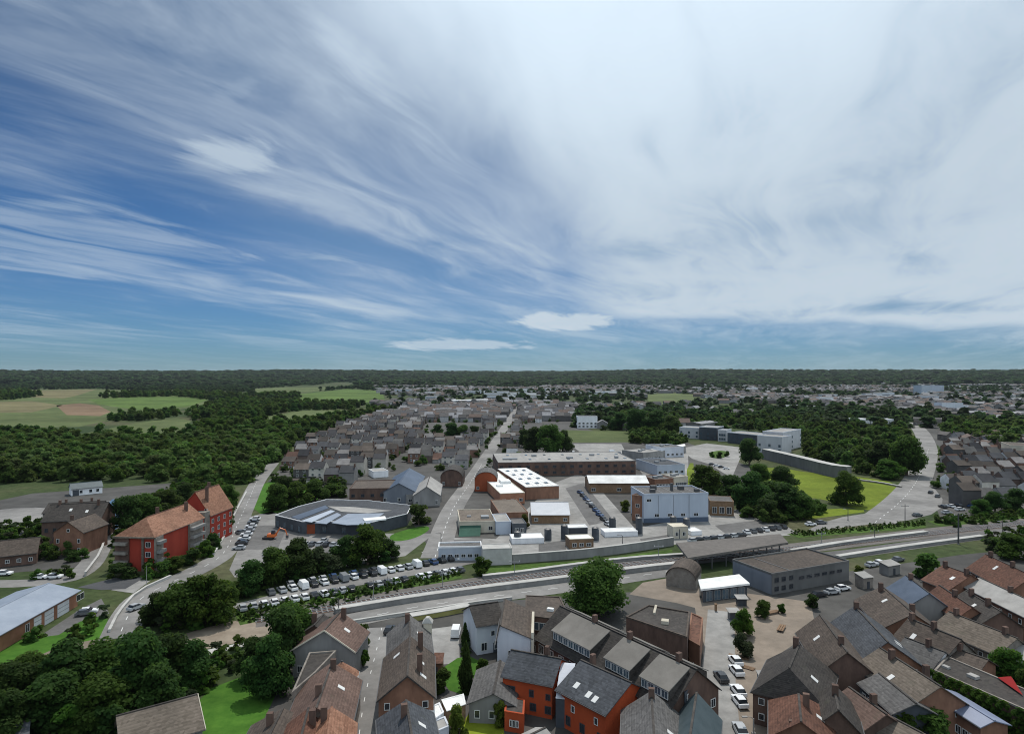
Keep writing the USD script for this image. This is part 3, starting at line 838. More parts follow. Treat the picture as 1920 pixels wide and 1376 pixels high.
for lab, px in (('railway track on the brown bed, the one nearer to the pale parapet', [(480, 1164), (590, 1149), (780, 1116), (905, 1096), (1051, 1075), (1290, 1050), (1480, 1033), (1640, 1013), (2050, 969)]),
                ('railway track on the brown bed, the farther one', [(480, 1157), (590, 1143), (780, 1110), (905, 1090.5), (1051, 1070), (1290, 1045), (1480, 1028.5), (1640, 1008.5), (2050, 964.5)])):
    w = chaikin_open(world(px), 2)
    T = Thing('railway_track', lab, 'railway track', (*w.mean(0), 0))
    ln = shapely.LineString(w)

    def band(name, line, half, z0, z1, m, under=None):
        mm = trimesh.creation.extrude_polygon(line.buffer(half, cap_style='flat'), z1 - z0, engine='earcut')
        mm.apply_translation((0, 0, z0))
        return T.part(name, MB().tm(mm), K[m], under)
    band('track_bed', ln, 1.35, .056, .13, 'brickd')
    for o in (-.72, .72):
        band('rail', ln.offset_curve(o), .075, .16, .32, 'metal')
    sl_ = MB()
    for d in np.arange(0, ln.length, 1.3):
        a_, b_ = ln.interpolate(d), ln.interpolate(d + .3)
        sl_.box((a_.x, a_.y, .12), (.3, 2.5, .09), math.atan2(b_.y - a_.y, b_.x - a_.x))
    T.part('sleepers', sl_, K['concrete'], kind='stuff')
sheet('bare_earth', [(60, 1235), (110, 1212), (190, 1196), (215, 1205), (205, 1260), (150, 1290), (90, 1280)], K['dirt'], 4, 1, keep=False)

def dashes(px, off, on, gap, width, layer):
    ln = shapely.LineString(chaikin_open(world(px), 2))
    ln = ln.offset_curve(off) if off else ln
    vs, fs = [], []
    for d in np.arange(1, ln.length - on, on + gap):
        seg = shapely.ops.substring(ln, d, d + on).buffer(width / 2, cap_style='flat')
        v, f = trimesh.creation.triangulate_polygon(seg, engine='earcut')
        c = np.cross(v[f[:, 1]] - v[f[:, 0]], v[f[:, 2]] - v[f[:, 0]])
        fs.append(np.where((c < 0)[:, None], f[:, ::-1], f) + sum(len(x) for x in vs))
        vs.append(v)
    v = np.vstack(vs)
    m = usdkit.mesh(stage, numbered('/World/road_marking'), (np.column_stack([v, np.full(len(v), .02 + .005 * layer)]), np.vstack(fs)), K['frame'])
    tags(m.GetPrim(), kind='structure')


dashes([(1640, 980), (1690, 940), (1718, 905), (1733, 870), (1741, 840)], 0, 3, 5, .25, 8)
dashes([(815, 1046), (826, 1015), (836, 985), (850, 950), (880, 908), (905, 868)], 0, 3, 5, .25, 8)
dashes([(482, 902), (466, 938), (444, 985), (424, 1036), (385, 1062), (320, 1092), (265, 1118), (240, 1152), (222, 1196)], 0, 2.5, 5, .18, 8)
dashes([(640, 1166), (720, 1150), (780, 1137), (960, 1113), (1070, 1099), (1190, 1080), (1290, 1066)], 0, 3, 5, .18, 9)
dashes([(668, 1420), (682, 1310), (702, 1235), (716, 1176)], 0, 1.5, 4, .14, 8)


def kerb(name, px, width, h, material, label, cat='wall'):
    """A raised strip of concrete (platform edge, parapet) along pixels on the ground."""
    w = chaikin_open(world(px), 1)
    p = shapely.LineString(w).buffer(width / 2, cap_style='flat', join_style='mitre')
    m = trimesh.creation.extrude_polygon(p, h, engine='earcut')
    T = Thing(name, label, cat, (*w.mean(0), 0))
    T.part('wall', MB().tm(m), K[material])
    c = shapely.LineString(w).buffer(width / 2 + .08, cap_style='flat', join_style='mitre')
    m = trimesh.creation.extrude_polygon(c, .14, engine='earcut')
    m.apply_translation((0, 0, h + .003))
    T.part('coping', MB().tm(m), K['pale'])
    keepout.append(p.buffer(1))
    return T


kerb('concrete_parapet', [(628, 1150), (700, 1138), (780, 1125), (904, 1108), (1051, 1090), (1197, 1070), (1290, 1060)], 2.0, 1.3, 'greyren', 'long pale concrete parapet below the brown road, running past the big round tree', 'parapet')
kerb('concrete_parapet', [(905, 1084), (980, 1076), (1048, 1066), (1174, 1050), (1292, 1042)], 1.4, .9, 'greyren', 'thin pale parapet on the far edge of the brown road behind the big round tree', 'parapet')
kerb('concrete_parapet', [(1484, 1036), (1560, 1023), (1637, 1012), (1736, 1000)], 1.8, .9, 'greyren', 'pale concrete edge below the grass verge, just right of the brown canopy', 'parapet')
kerb('concrete_parapet', [(1570, 1047), (1640, 1036), (1720, 1024), (1842, 1008)], 1.8, .9, 'greyren', 'pale concrete edge passing the tall dark mast at the right of the road', 'parapet')
kerb('retaining_wall', [(960, 1056), (1040, 1050), (1100, 1045), (1180, 1035), (1262, 1022)], .8, 2.8, 'greyren', 'long grey retaining wall above the grass strip, left of the brown canopy')
kerb('low_wall', [(640, 1172), (700, 1162), (780, 1150), (880, 1134), (960, 1124)], .5, .7, 'pale', 'low pale wall along the near side of the grey road above the gabled houses')
kerb('garden_wall', [(770, 1162), (830, 1152), (880, 1142)], 2.4, 1.2, 'yellowish', 'olive yellow slatted screen below the grey road, left of the white houses', 'screen')
kerb('earth_wall', [(1436, 860), (1500, 876), (1560, 893), (1592, 897)], 6, 7, 'darkren', 'long dark retaining wall with a pale top sloping down above the yellow green lawn')
kerb('low_wall', [(1600, 900), (1650, 906), (1690, 914)], 1.2, .8, 'stone', 'low stone wall between the yellow green lawn and the right hand road')
kerb('road_wall', [(160, 1080), (190, 1040), (199, 1000), (200, 950)], .5, 1.2, 'pale', 'pale low wall along the small road left of the red apartment block')
kerb('road_wall', [(462, 924), (440, 965), (420, 1010), (400, 1042)], .5, .7, 'pale', 'pale low wall on the left edge of the winding road past the red apartment block')
kerb('road_wall', [(205, 1185), (222, 1150), (258, 1110), (320, 1082)], .5, .6, 'pale', 'pale kerb wall on the bend of the winding road below the red apartment block')


def seams(T, rf, w, z, n, m=3):
    """Joints of the roof sheets and rows of roof lights."""
    for i in range(1, n):
        k = i / n
        a, b = w[0] * (1 - k) + w[1] * k, w[3] * (1 - k) + w[2] * k
        a, b = a + (b - a) * .04, b - (b - a) * .04
        T.part('roof_seam', MB().bar((*a, z + .073), (*b, z + .073), .14, .05), K['metal'], rf)
        if m and i % 2:
            for j in range(m):
                q = a + (b - a) * (j + .5) / m
                d = b - a
                T.part('roof_light', MB().box((*(q + (w[1] - w[0]) / n * .45), z + .074), (3.2, 1.5, .3), math.atan2(d[1], d[0])), K['bluglass'], rf)


# ---------------------------------------------------------------- mid-ground buildings
W = lambda n, z, w=1.2, h=1.4, **k: dict(n=n, z=z if isinstance(z, (list, tuple)) else [z], w=w, h=h, **k)

# red apartment block with terracotta roof
v_ = np.array([.085, 1.0]) / math.hypot(.085, 1)
u_ = np.array([v_[1], -v_[0]])
mid = G(254, 1070)
T, P, rf = gable('apartment_block', 'red apartment block with terracotta hipped roof beside the winding road, the nearer half', 'building', mid, mid + v_ * 27, 6.5, 6.0, 10.5, 15.2, 'red', 'terracotta', hip=(5, 0),
                 win={'s': [W(2, [1.2, 4.2, 7.2], 1.7, 1.7, at=[2.6, 10.6], gl='glass')], 'r': [W(3, [1.2, 4.2, 7.2], 1.6, 1.7, at=[2.4, 19, 23])]}, ridgecap='rust', chim=((.5, 2), (.85, -2)))
for s0, s1 in ((0.0, 3.6), (17.6, 25.4)):     # grey brick bays with balconies on the right face
    bay = T.part('balcony_bay', MB().hexa([P(s0, -6.7, .01), P(s1, -6.7, .01), P(s1, -6.02, .01), P(s0, -6.02, .01)], [P(s0, -6.7, 10.2), P(s1, -6.7, 10.2), P(s1, -6.02, 10.2), P(s0, -6.02, 10.2)]), K['stone'])
    for z in (2.6, 5.4, 8.2):
        T.part('balcony', MB().hexa([P(s0 + .2, -7.9, z), P(s1 - .2, -7.9, z), P(s1 - .2, -6.72, z), P(s0 + .2, -6.72, z)], [P(s0 + .2, -7.9, z + .9), P(s1 - .2, -7.9, z + .9), P(s1 - .2, -6.72, z + .9), P(s0 + .2, -6.72, z + .9)]), K['greyren'], bay)
for t0, t1, m in ((-2.9, -2.2, 'tan'), (1.9, 6.4, 'brickd')):
    T.part('pilaster', MB().hexa([P(-.45, t0, .01), P(-.01, t0, .01), P(-.01, t1, .01), P(-.45, t1, .01)], [P(-.45, t0, 10.3), P(-.01, t0, 10.3), P(-.01, t1, 10.3), P(-.45, t1, 10.3)]), K[m])
for z in (2.4, 5.2, 8.0):
    T.part('balcony', MB().hexa([P(-1.6, 2.1, z), P(-.47, 2.1, z), P(-.47, 6.2, z), P(-1.6, 6.2, z)], [P(-1.6, 2.1, z + .9), P(-.47, 2.1, z + .9), P(-.47, 6.2, z + .9), P(-1.6, 6.2, z + .9)]), K['stone'])
T.part('eaves_board', MB().hexa([P(-.9, -6.3, 10.1), P(-.5, -6.3, 10.1), P(-.5, 6.8, 10.1), P(-.9, 6.8, 10.1)], [P(-.9, -6.3, 10.6), P(-.5, -6.3, 10.6), P(-.5, 6.8, 10.6), P(-.9, 6.8, 10.6)]), K['tan'])
mid2 = mid + v_ * 31 + u_ * .5
T, P, rf = gable('apartment_block', 'taller red apartment block with steep terracotta gable behind the nearer red block', 'building', mid2, mid2 + v_ * 15, 7.5, 5.5, 10.5, 18.5, 'red', 'terracotta',
                 win={'s': W(3, [11.2], 1.2, 1.5), 'r': W(4, [1.2, 4.2, 7.2], 1.4, 1.6)}, chim=((.2, -2.5), (.8, 2)), ridgecap='rust')
T.part('stair_tower', MB().hexa([P(-3.3, -5.4, .01), P(-.05, -5.4, .01), P(-.05, -1.6, .01), P(-3.3, -1.6, .01)], [P(-3.3, -5.4, 12), P(-.05, -5.4, 12), P(-.05, -1.6, 12), P(-3.3, -1.6, 12)]), K['stone'])

# brick barn with grey metal roof, bottom left
A_, B_ = G(-28, 1238), G(143, 1137)
T, P, rf = gable('workshop', 'long orange brick workshop with pale blue grey metal roof at the left edge', 'building', A_ + [-7.5, 0], B_ + [-7.5, 0], 7.5, 7.5, 3.9, 5.8, 'orangebrick', 'blueroof', ridgecap='blueroof',
                 win={'r': [W(1, 1.2, 3.2, 1.7, at=[32.5]), W(1, .9, 1.4, 1.9, at=[12.4])]}, over=.6)
e = (B_ - A_) / np.linalg.norm(B_ - A_)
for s, w_ in ((26.0, 4.6), (20.6, 3.4), (16.4, 2.6)):
    f = door(T, A_, e, np.array([e[1], -e[0]]), s, w_, 3.1, 'white')
    c = A_ + e * s
    for k in (1.05, 2.05):
        T.part('door_rail', MB().bar((*(c - e * (w_ / 2 - .1) + np.array([e[1], -e[0]]) * .12), k), (*(c + e * (w_ / 2 - .1) + np.array([e[1], -e[0]]) * .12), k), .06, .07), K['metal'], f)
openings(T, (*B_, 0), np.array([-e[1], e[0]]), np.array([e[0], e[1]]), 15, W(2, 1.2, 2.0, 1.3))

# old brick house and neighbours, left
pl = rect(G(100, 1040), G(156, 1040), 13)
T, P, rf = gable('brick_house', 'old brown brick house with its gable to the camera, in the dark gardens at left', 'house', (pl[0] + pl[1]) / 2, (pl[2] + pl[3]) / 2, 4.9, 4.9, 7.5, 11, 'brick', 'brown', win={'s': [W(2, [1.0, 4.0], 1.0, 1.4), W(1, 7.6, .9, 1.1)]}, chim=((.25, 1.0),))
for px0, px1, dep, ze, zr, wl, lab, cm in (((78, 1020), (188, 1014), 15, 8.0, 12.5, 'brickd', 'large weathered dark brick building behind the old brick house', ((.15, 0), (.5, 1), (.85, -1))),
                                          ((80, 986), (186, 980), 13, 5.0, 7.6, 'stone', 'second weathered dark building, farther up beside the small road at left', ((.3, 0), (.75, 1)))):
    pl = rect(G(*px0), G(*px1), dep)
    T, P, rf = gable('weathered_building', lab, 'building', (pl[0] + pl[3]) / 2, (pl[1] + pl[2]) / 2, dep / 2, dep / 2, ze, zr, wl, 'dbrown', win={'r': W(7, [1.0, 4.0], 1.1, 1.5, fr='darkframe'), 'e': W(3, [1.0, 4.0], 1.1, 1.5, fr='darkframe')}, chim=cm, sky=((.4, -3), (.7, -4)))
pl = rect(G(-20, 1066), G(68, 1056), 12)
T, P, rf = gable('brick_outbuilding', 'low brown brick outbuilding with brown roof at the left edge above the parked cars', 'building', (pl[0] + pl[3]) / 2, (pl[1] + pl[2]) / 2, 6, 6, 3.5, 7, 'brickd', 'brown', win={'r': W(4, 1.0, 1.1, 1.2)})
# long shed with green-grey roof at the wood's edge
pl = rect(G(134, 930), G(192, 924), 8)
T, P, rf = gable('field_barn', 'small white barn with dark teal roof at the edge of the left wood', 'barn', (pl[0] + pl[3]) / 2, (pl[1] + pl[2]) / 2, 4, 4, 3.4, 5.6, 'white', 'tealroof', ridgecap='tealroof', win={'r': [W(3, .9, 1.4, 1.6, at=[4, 8, 11], gl='glass', bars=0)]})
door(T, (*pl[0], 0), (pl[1] - pl[0]) / np.linalg.norm(pl[1] - pl[0]), np.array([0.1, -1.]), 1.8, 2.6, 2.8, 'darkclad')
# garden pool
sheet('pond', [(201, 935), (240, 938), (235, 962), (215, 1000), (201, 985)], K['pool'], 6, 1)

# angular supermarket
Z = 4.6
plan = [G(516, 988), G(566, 1001), G(600, 1000), G(690, 1004), G(764, 985), G(772, 968), G(690, 958), G(612, 956), G(560, 970)]
T, wpl, rf = block('supermarket', 'angular single storey shop with white and slate panelled roof in the grey car park', 'shop', None, Z, 'darkclad', 'slate', .25, plan=plan, cope='white')
c0 = np.array([plan[0], plan[1], plan[2]])


def roofpatch(T, rf, pts, z, material, h=.18, name='roof_panel'):
    T.part(name, MB().prism(world(pts, z), z + .075, z + .075 + h), K[material], rf)


roofpatch(T, rf, [(546, 970), (610, 948), (616, 953), (560, 975)], Z, 'bluedark')
roofpatch(T, rf, [(566, 977), (620, 957), (628, 959), (584, 980)], Z, 'greyclad')
roofpatch(T, rf, [(590, 981), (632, 962), (640, 966), (612, 983)], Z, 'blueroof')
roofpatch(T, rf, [(614, 950), (660, 951), (735, 958), (690, 963), (640, 960)], Z, 'lightroof')
roofpatch(T, rf, [(622, 981), (652, 964), (720, 963), (690, 984), (650, 985)], Z, 'blueroof')
roofpatch(T, rf, [(680, 974), (722, 970), (724, 975), (684, 979)], Z, 'whiteroof', .5)
for i, (a, b) in enumerate(((plan[0], plan[1]), (plan[1], plan[2]), (plan[2], plan[3]))):
    a, b = np.array(a), np.array(b)
    L = np.linalg.norm(b - a)
    e = (b - a) / L
    if i == 1:
        door(T, (*a, 0), e, np.array([e[1], -e[0]]), L / 2, min(3.0, L * .7), 3.6, 'orange')
    else:
        openings(T, (*a, 0), e, np.array([e[1], -e[0]]), L, W(4 if i == 0 else 3, .5, 1.7, 2.4, gl='bluglass', fr='darkframe'))
# brown warehouse with blue gable behind it
block('warehouse', 'dark brown brick warehouse behind the angular shop', 'warehouse', None, 7, 'brickd', 'brown', .4, plan=rect(G(655, 946), G(741, 944), 24), win={0: W(5, 3.4, 1.6, 1.4, gl='glass', fr='darkframe')})
T, P, rf = gpx('hall', 'hall with steep dark blue roof between the brown warehouse and the packed rows', (748, 906), (768, 878), 8, 8, 9.5, 5.2, 'slatewall', 'bluedark', 'building', ridgecap='bluedark', win={'s': W(3, 1.0, 1.4, 1.8)})
gpx('chapel', 'small slate chapel with a steep ridge left of the dark barrel roofed shed', (800, 912), (806, 893), 6, 6, 9, 5, 'greyren', 'lightroof', 'building', win={'s': W(2, 1.0, 1.2, 1.6)})
block('flat_store', 'pale flat roofed store between the angular shop and the long straight road', 'store', None, 4, 'greyren', 'lightroof', .35, plan=rect(G(762, 945), G(828, 940), 16), win={0: W(4, 1.0, 1.8, 1.4)})
block('flat_store', 'small pale lean to store behind the flat roofed store near the long straight road', 'store', None, 3.5, 'white', 'lightroof', .3, plan=rect(G(700, 896), G(728, 894), 12))


def barrel(name, label, px0, px1, zspring, depth, wall, roof, n=12, win=None):
    """A shed with a round roof, its round end to the camera."""
    A, B = G(*px0), G(*px1)
    L = np.linalg.norm(B - A)
    u = (B - A) / L
    v = np.array([-u[1], u[0]])
    T = Thing(name, label, 'shed', (*((A + B) / 2), 0))
    a = np.linspace(np.pi, 0, n)
    prof = [(0, 0)] + [(L / 2 + L / 2 * math.cos(t), zspring + L / 2 * .75 * math.sin(t)) for t in a] + [(L, 0)]

    def q(s, d, z):
        p = A + u * s + v * d
        return (p[0], p[1], z)
    N = len(prof)
    vv = [q(s, 0, z) for s, z in prof] + [q(s, depth, z) for s, z in prof]
    fan = [[0, k + 1, k] for k in range(1, N - 1)]
    T.part('wall', MB().add(vv, [[a_, c_, b_] for a_, b_, c_ in fan]).add(vv, [[N + a_, N + b_, N + c_] for a_, b_, c_ in fan]).add(vv, [[0, 1, N + 1, N], [N - 1, 2 * N - 1, 2 * N - 2, N - 2]]), K[wall])
    arc = [(L / 2 + (L / 2 + .12) * math.cos(t), zspring + (L / 2 + .12) * .75 * math.sin(t) + .05) for t in a]
    vv = [q(s, -.4, z) for s, z in arc] + [q(s, depth + .4, z) for s, z in arc]
    m = MB()
    for k in range(n - 1):
        lo = [np.array(vv[k]), np.array(vv[k + 1]), np.array(vv[n + k + 1]), np.array(vv[n + k])]
        m.hexa(lo, [p + [0, 0, .2] for p in lo])
    T.part('roof', m, K[roof])
    e = u
    if win:
        openings(T, (*A, 0), e, np.array([e[1], -e[0]]), L, win)
    keepout.append(Polygon(rect(A, B, depth)).buffer(1))
    return T


barrel('barrel_shed', 'dark brown round roofed shed left of the long straight road', (826, 912), (867, 912), 4.5, 18, 'brickd', 'dbrown', win=W(2, .9, 1.4, 1.6))
barrel('barrel_shed', 'orange red round roofed shed on the straight road beside the white roofs', (890, 921), (932, 921), 5.5, 16, 'orange', 'greyroof', win=W(2, .9, 1.4, 1.6))

# brick warehouses in the middle
T, wpl, rf = block('long_warehouse', 'very long brown brick warehouse with pale flat roof in the middle of the town', 'warehouse', None, 8, 'brickd', 'lightroof', .3, plan=rect(G(934, 893), G(1192, 889), 46), cope='greyren',
                   win={0: [W(16, [1.2], 2.2, 1.4, fr='darkframe'), W(16, [4.6], 2.2, 1.6, fr='darkframe')], 3: W(6, [4.4], 2.2, 1.6, fr='darkframe')})
seams(T, rf, wpl, 8, 14, 2)
roof_boxes(T, rf, wpl, 8, [(.1, .3, 9, 3, .9), (.3, .6, 3, 3, 1.2), (.55, .35, 4, 2.2, 1), (.75, .6, 3, 2, 1.2), (.9, .3, 2.2, 2.2, 1.4)])
T, wpl, rf = block('white_roofed_works', 'brick works with large white flat roof in front of the very long warehouse', 'works', None, 6, 'brick', 'whiteroof', .25, plan=rect(G(986, 937), G(1048, 934), 62), cope='whiteroof')
seams(T, rf, wpl, 6, 7, 4)
T, wpl, rf = block('white_roofed_works', 'lower brick annex with white roof lights, beside the orange red round roofed shed', 'works', None, 5, 'orangebrick', 'whiteroof', .25, plan=rect(G(938, 946), G(984, 944), 66), cope='cream', win={0: W(3, 1.2, 1.8, 1.4)})
roof_boxes(T, rf, wpl, 5, [(.3, .75, 6, 7, 1.6), (.7, .45, 5, 7, 1.3), (.3, .3, 3, 3, .8)], 'whiteroof')
T, P, rf = gable('white_shed', 'long white roofed shed with brown plank side left of the grey clad hall', 'shed', (G(1118, 925) + G(1212, 925)) / 2 + [-16, 10], (G(1118, 925) + G(1212, 925)) / 2 + [14, 10], 11, 9, 5, 7.5, 'wood', 'whiteroof', ridgecap='whiteroof', win={'r': W(3, 1.0, 2.2, 1.6)})
T, wpl, rf = block('grey_clad_hall', 'bluish grey clad flat roofed hall with dark base in the middle right yard', 'hall', None, 11.2, 'greyclad', 'greyroof', .6, plan=rect(G(1207, 980), G(1328, 977), 18), cope='greyclad')
A_, B_ = G(1207, 980), G(1328, 977)
e = (B_ - A_) / np.linalg.norm(B_ - A_)
nn = np.array([e[1], -e[0]])
T.part('plinth', MB().prism([A_ + nn * .35, B_ + nn * .35, B_ + nn * .02, A_ + nn * .02], .01, 1.8), K['bluedark'])
for s in (6.0, 12.5, 19.0):
    q = A_ + e * s
    T.part('cladding_joint', MB().prism([q + nn * .06, q + e * .12 + nn * .06, q + e * .12 + nn * .003, q + nn * .003], 1.85, 11), K['darkmetal'])
openings(T, (*A_, 0), e, nn, 26, dict(n=4, z=[2.3], w=1.9, h=1.3, at=[5.5, 11, 16.5, 22], fr='frame'))
window(T, (*A_, 0), e, nn, 2.2, 8.5, 2.0, 1.2)
seams(T, rf, wpl, 11.2, 6, 0)
roof_boxes(T, rf, wpl, 11.2, [(.2, .3, 2, 2, 1.4), (.3, .7, 2.4, 2, 1.6), (.55, .5, 1, 1, 3), (.72, .6, 2.4, 2, 1.5), (.9, .3, 2, 1.6, 1.2)], 'darkmetal')
block('brick_annex', 'brown brick annex against the left end of the grey clad hall', 'annex', None, 10.2, 'brick', 'brown', .3, plan=rect(G(1185, 975), G(1206, 978), 14), win={0: W(1, [1.2, 5.5], 1.6, 1.6)})
T, wpl, rf = block('brick_annex', 'small brown timber annex with white windows right of the grey clad hall', 'annex', None, 6, 'wood', 'greyroof', .25, plan=rect(G(1331, 966), G(1376, 968), 13), win={0: W(3, 1.0, 2.0, 2.8)})
# striped low store by the road
T, wpl, rf = block('painted_store', 'tan flat roofed store with green tarpaulin front on the corner of the long straight road', 'store', None, 4.2, 'cream', 'tan', .3, plan=rect(G(862, 1000), G(928, 998), 22), win={0: W(2, 1.0, 1.6, 1.5)})
roof_boxes(T, rf, wpl, 4.2, [(.3, .4, 1.6, 1.2, .5), (.75, .3, 3, 3, .8)])
T.part('tarpaulin', MB().hexa([(*(wpl[0] + [0, -5]), .05), (*(wpl[0] * .4 + wpl[1] * .6 + [0, -5]), .05), (*(wpl[0] * .4 + wpl[1] * .6 + [0, -.05]), 2.9), (*(wpl[0] + [0, -.05]), 2.9)],
                              [(*(wpl[0] + [0, -5]), .12), (*(wpl[0] * .4 + wpl[1] * .6 + [0, -5]), .12), (*(wpl[0] * .4 + wpl[1] * .6 + [0, -.05]), 2.97), (*(wpl[0] + [0, -.05]), 2.97)]), K['greenwall'])
block('grey_store', 'grey box store beside the tan store with the green tarpaulin', 'store', None, 4.6, 'greyclad', 'lightroof', .25, plan=rect(G(930, 1002), G(958, 1001), 14))
block('dark_kiosk', 'small dark flat roofed kiosk between the grey box store and the lime bush', 'kiosk', None, 4, 'darkclad', 'greyroof', .3, plan=rect(G(961, 1003), G(987, 1002), 9), win={0: W(2, .9, 1.5, 1.6)})
T, P, rf = gable('grey_roofed_shed', 'brown shed with bluish grey roof and a long ramp in the central yard', 'shed', G(996, 972, 0), G(1064, 972, 0), 12, 9, 3.5, 6.8, 'wood', 'blueroof', win={'r': W(2, .9, 1.6, 1.4)}, ridgecap='metal')
block('tan_store', 'tan flat roofed store in front of the white roofed brick annex', 'store', None, 4.5, 'brick', 'tan', .3, plan=rect(G(936, 984), G(990, 982), 28))
# row above the retaining wall
T, wpl, rf = block('long_grey_shed', 'low bluish grey shed with white parapet at the foot of the long straight road', 'shed', None, 4.2, 'greyclad', 'greyroof', .5, plan=rect(G(822, 1052), G(903, 1050), 6), cope='white', win={0: W(6, 1.0, 1.5, 1.2)})
block('pale_box', 'blank pale concrete box building at the left end of the long retaining wall', 'building', None, 5, 'pale', 'pale', .25, plan=rect(G(905, 1060), G(960, 1058), 6))
T, wpl, rf = block('yard_hut', 'brown fronted hut with pale roof on the yard above the retaining wall', 'hut', None, 3.4, 'wood', 'whiteroof', .2, plan=rect(G(1068, 1030), G(1113, 1028), 6), cope='cream', win={0: W(3, .8, 1.6, 1.3)})
T, wpl, rf = block('yard_hut', 'white roofed dark hut standing behind the brown fronted yard hut', 'hut', None, 3.2, 'darkclad', 'whiteroof', .2, plan=rect(G(1066, 1006), G(1102, 1005), 5), cope='white')
block('white_platform_hut', 'long low white shed on the yard right of the brown fronted hut', 'hut', None, 1.8, 'white', 'whiteroof', .15, plan=rect(G(1134, 1007), G(1196, 1005), 6))
block('white_platform_hut', 'long low white slab shed on the yard left of the brown fronted hut', 'hut', None, 1.8, 'white', 'whiteroof', .15, plan=rect(G(960, 1020), G(1020, 1018), 7))
block('cream_hut', 'small cream hut between two dark posts below the grey clad hall', 'hut', None, 4.2, 'cream', 'cream', .2, plan=rect(G(1262, 1010), G(1290, 1009), 6), win={0: W(2, 1.0, 1.2, 1.5)})
block('white_platform_hut', 'flat white slab shed right of the small cream hut', 'hut', None, 1.5, 'white', 'whiteroof', .15, plan=rect(G(1296, 1004), G(1316, 1003), 6))
# brown canopy
pl = np.array([G(1290, 1046, 4.6), G(1478, 1017, 4.6), G(1463, 1001, 4.6), G(1268, 1018, 4.6)])
T = Thing('canopy', 'long brown grey flat canopy on posts over the road left of the grass verge', 'canopy', (*pl.mean(0), 0))
T.part('roof', MB().prism(pl, 4.0, 4.7), K['ballast'])
for k in np.linspace(.06, .94, 7):
    for a, b in ((0, 1), (3, 2)):
        q = pl[a] * (1 - k) + pl[b] * k
        q = q * .93 + pl.mean(0) * .07
        T.part('post', MB().box((*q, 0), (.35, .35, 3.99)), K['darkmetal'])
keepout.append(Polygon(pl).buffer(2))
# station-like building right of it
A_, B_ = G(1448, 1115), G(1592, 1088)
T, wpl, rf = block('flat_roofed_building', 'brown flat roofed building with bluish end wall above the square', 'building', None, 5.4, 'darkren', 'brown', .5, plan=rect(A_, B_, 15), cope='darkren',
                   win={0: [W(3, [.8, 3.2], 1.5, 1.3, at=[1.6, 4.2, 7], fr='darkframe'), W(6, 2.9, 2.0, .9, at=[11, 14, 17, 20, 23, 26], fr='darkframe')]})
d_ = (wpl[3] - wpl[0]) / np.linalg.norm(wpl[3] - wpl[0])
e_ = (wpl[1] - wpl[0]) / np.linalg.norm(wpl[1] - wpl[0])
T.part('end_wall', MB().prism([wpl[0] - e_ * .08 + d_ * .2, wpl[0] - e_ * .003 + d_ * .2, wpl[3] - e_ * .003 - d_ * .2, wpl[3] - e_ * .08 - d_ * .2], .01, 5.3), K['slatewall'])
T.part('roof_joint', MB().bar((*(wpl[0] * .75 + wpl[1] * .25 + d_ * .6), 5.475), (*(wpl[3] * .75 + wpl[2] * .25 - d_ * .6), 5.475), .35, .1), K['darkmetal'], rf)
# white kiosk
pl = np.array([G(1314, 1104, 3.8), G(1406, 1093, 3.8), G(1386, 1076, 3.8), G(1309, 1086, 3.8)])
T = Thing('kiosk', 'white flat roofed glazed kiosk at the head of the square', 'kiosk', (*pl.mean(0), 0))
c = pl.mean(0)
inn = c + (pl - c) * .9
T.part('wall', MB().prism(inn, .01, 3.3), K['darkclad'])
T.part('roof', MB().prism(pl, 3.3, 3.8), K['whiteroof'])
e = (inn[1] - inn[0]) / np.linalg.norm(inn[1] - inn[0])
openings(T, (*inn[0], 0), e, np.array([e[1], -e[0]]), np.linalg.norm(inn[1] - inn[0]), W(5, .3, 1.9, 2.6, fr='metal', gl='bluglass'))
keepout.append(Polygon(pl).buffer(1))
# arched dark shelter left of the kiosk
barrel('stone_shelter', 'brown stone shelter with rounded roof left of the white kiosk', (1249, 1098), (1304, 1106), 2.6, 9, 'stone', 'brown')

# school on the right, houses beyond
for nm, lab, a, b, dep, h, wl in (
        ('school_wing', 'white school wing with blank front, leftmost of the flat roofed school', (1274, 821), (1310, 823), 18, 10, 'schoolwall'),
        ('school_wing', 'dark glazed school wing right of the white blank front', (1311, 824), (1344, 826), 20, 11.5, 'darkclad'),
        ('school_wing', 'narrow white school stair block between two dark glazed wings', (1346, 827), (1362, 828), 14, 10, 'schoolwall'),
        ('school_wing', 'long dark glazed school wing right of the narrow white stair block', (1364, 830), (1418, 836), 20, 9, 'darkclad'),
        ('school_wing', 'pale grey school hall at the right end of the school', (1420, 847), (1466, 851), 18, 12.5, 'schoolwall'),
        ('school_wing', 'tall pale school block at the far right end of the school', (1468, 846), (1502, 838), 16, 14.5, 'schoolwall')):
    block(nm, lab, 'school', None, h, wl, 'lightroof', .5, plan=rect(G(*a), G(*b), dep), cope='bluewhite', win={0: W(6 if 'long' in lab else 3, [1.2, 4.8] if h < 14 else [1.2, 5, 9], 1.8, 2.0, gl='bluglass', fr='darkframe')})
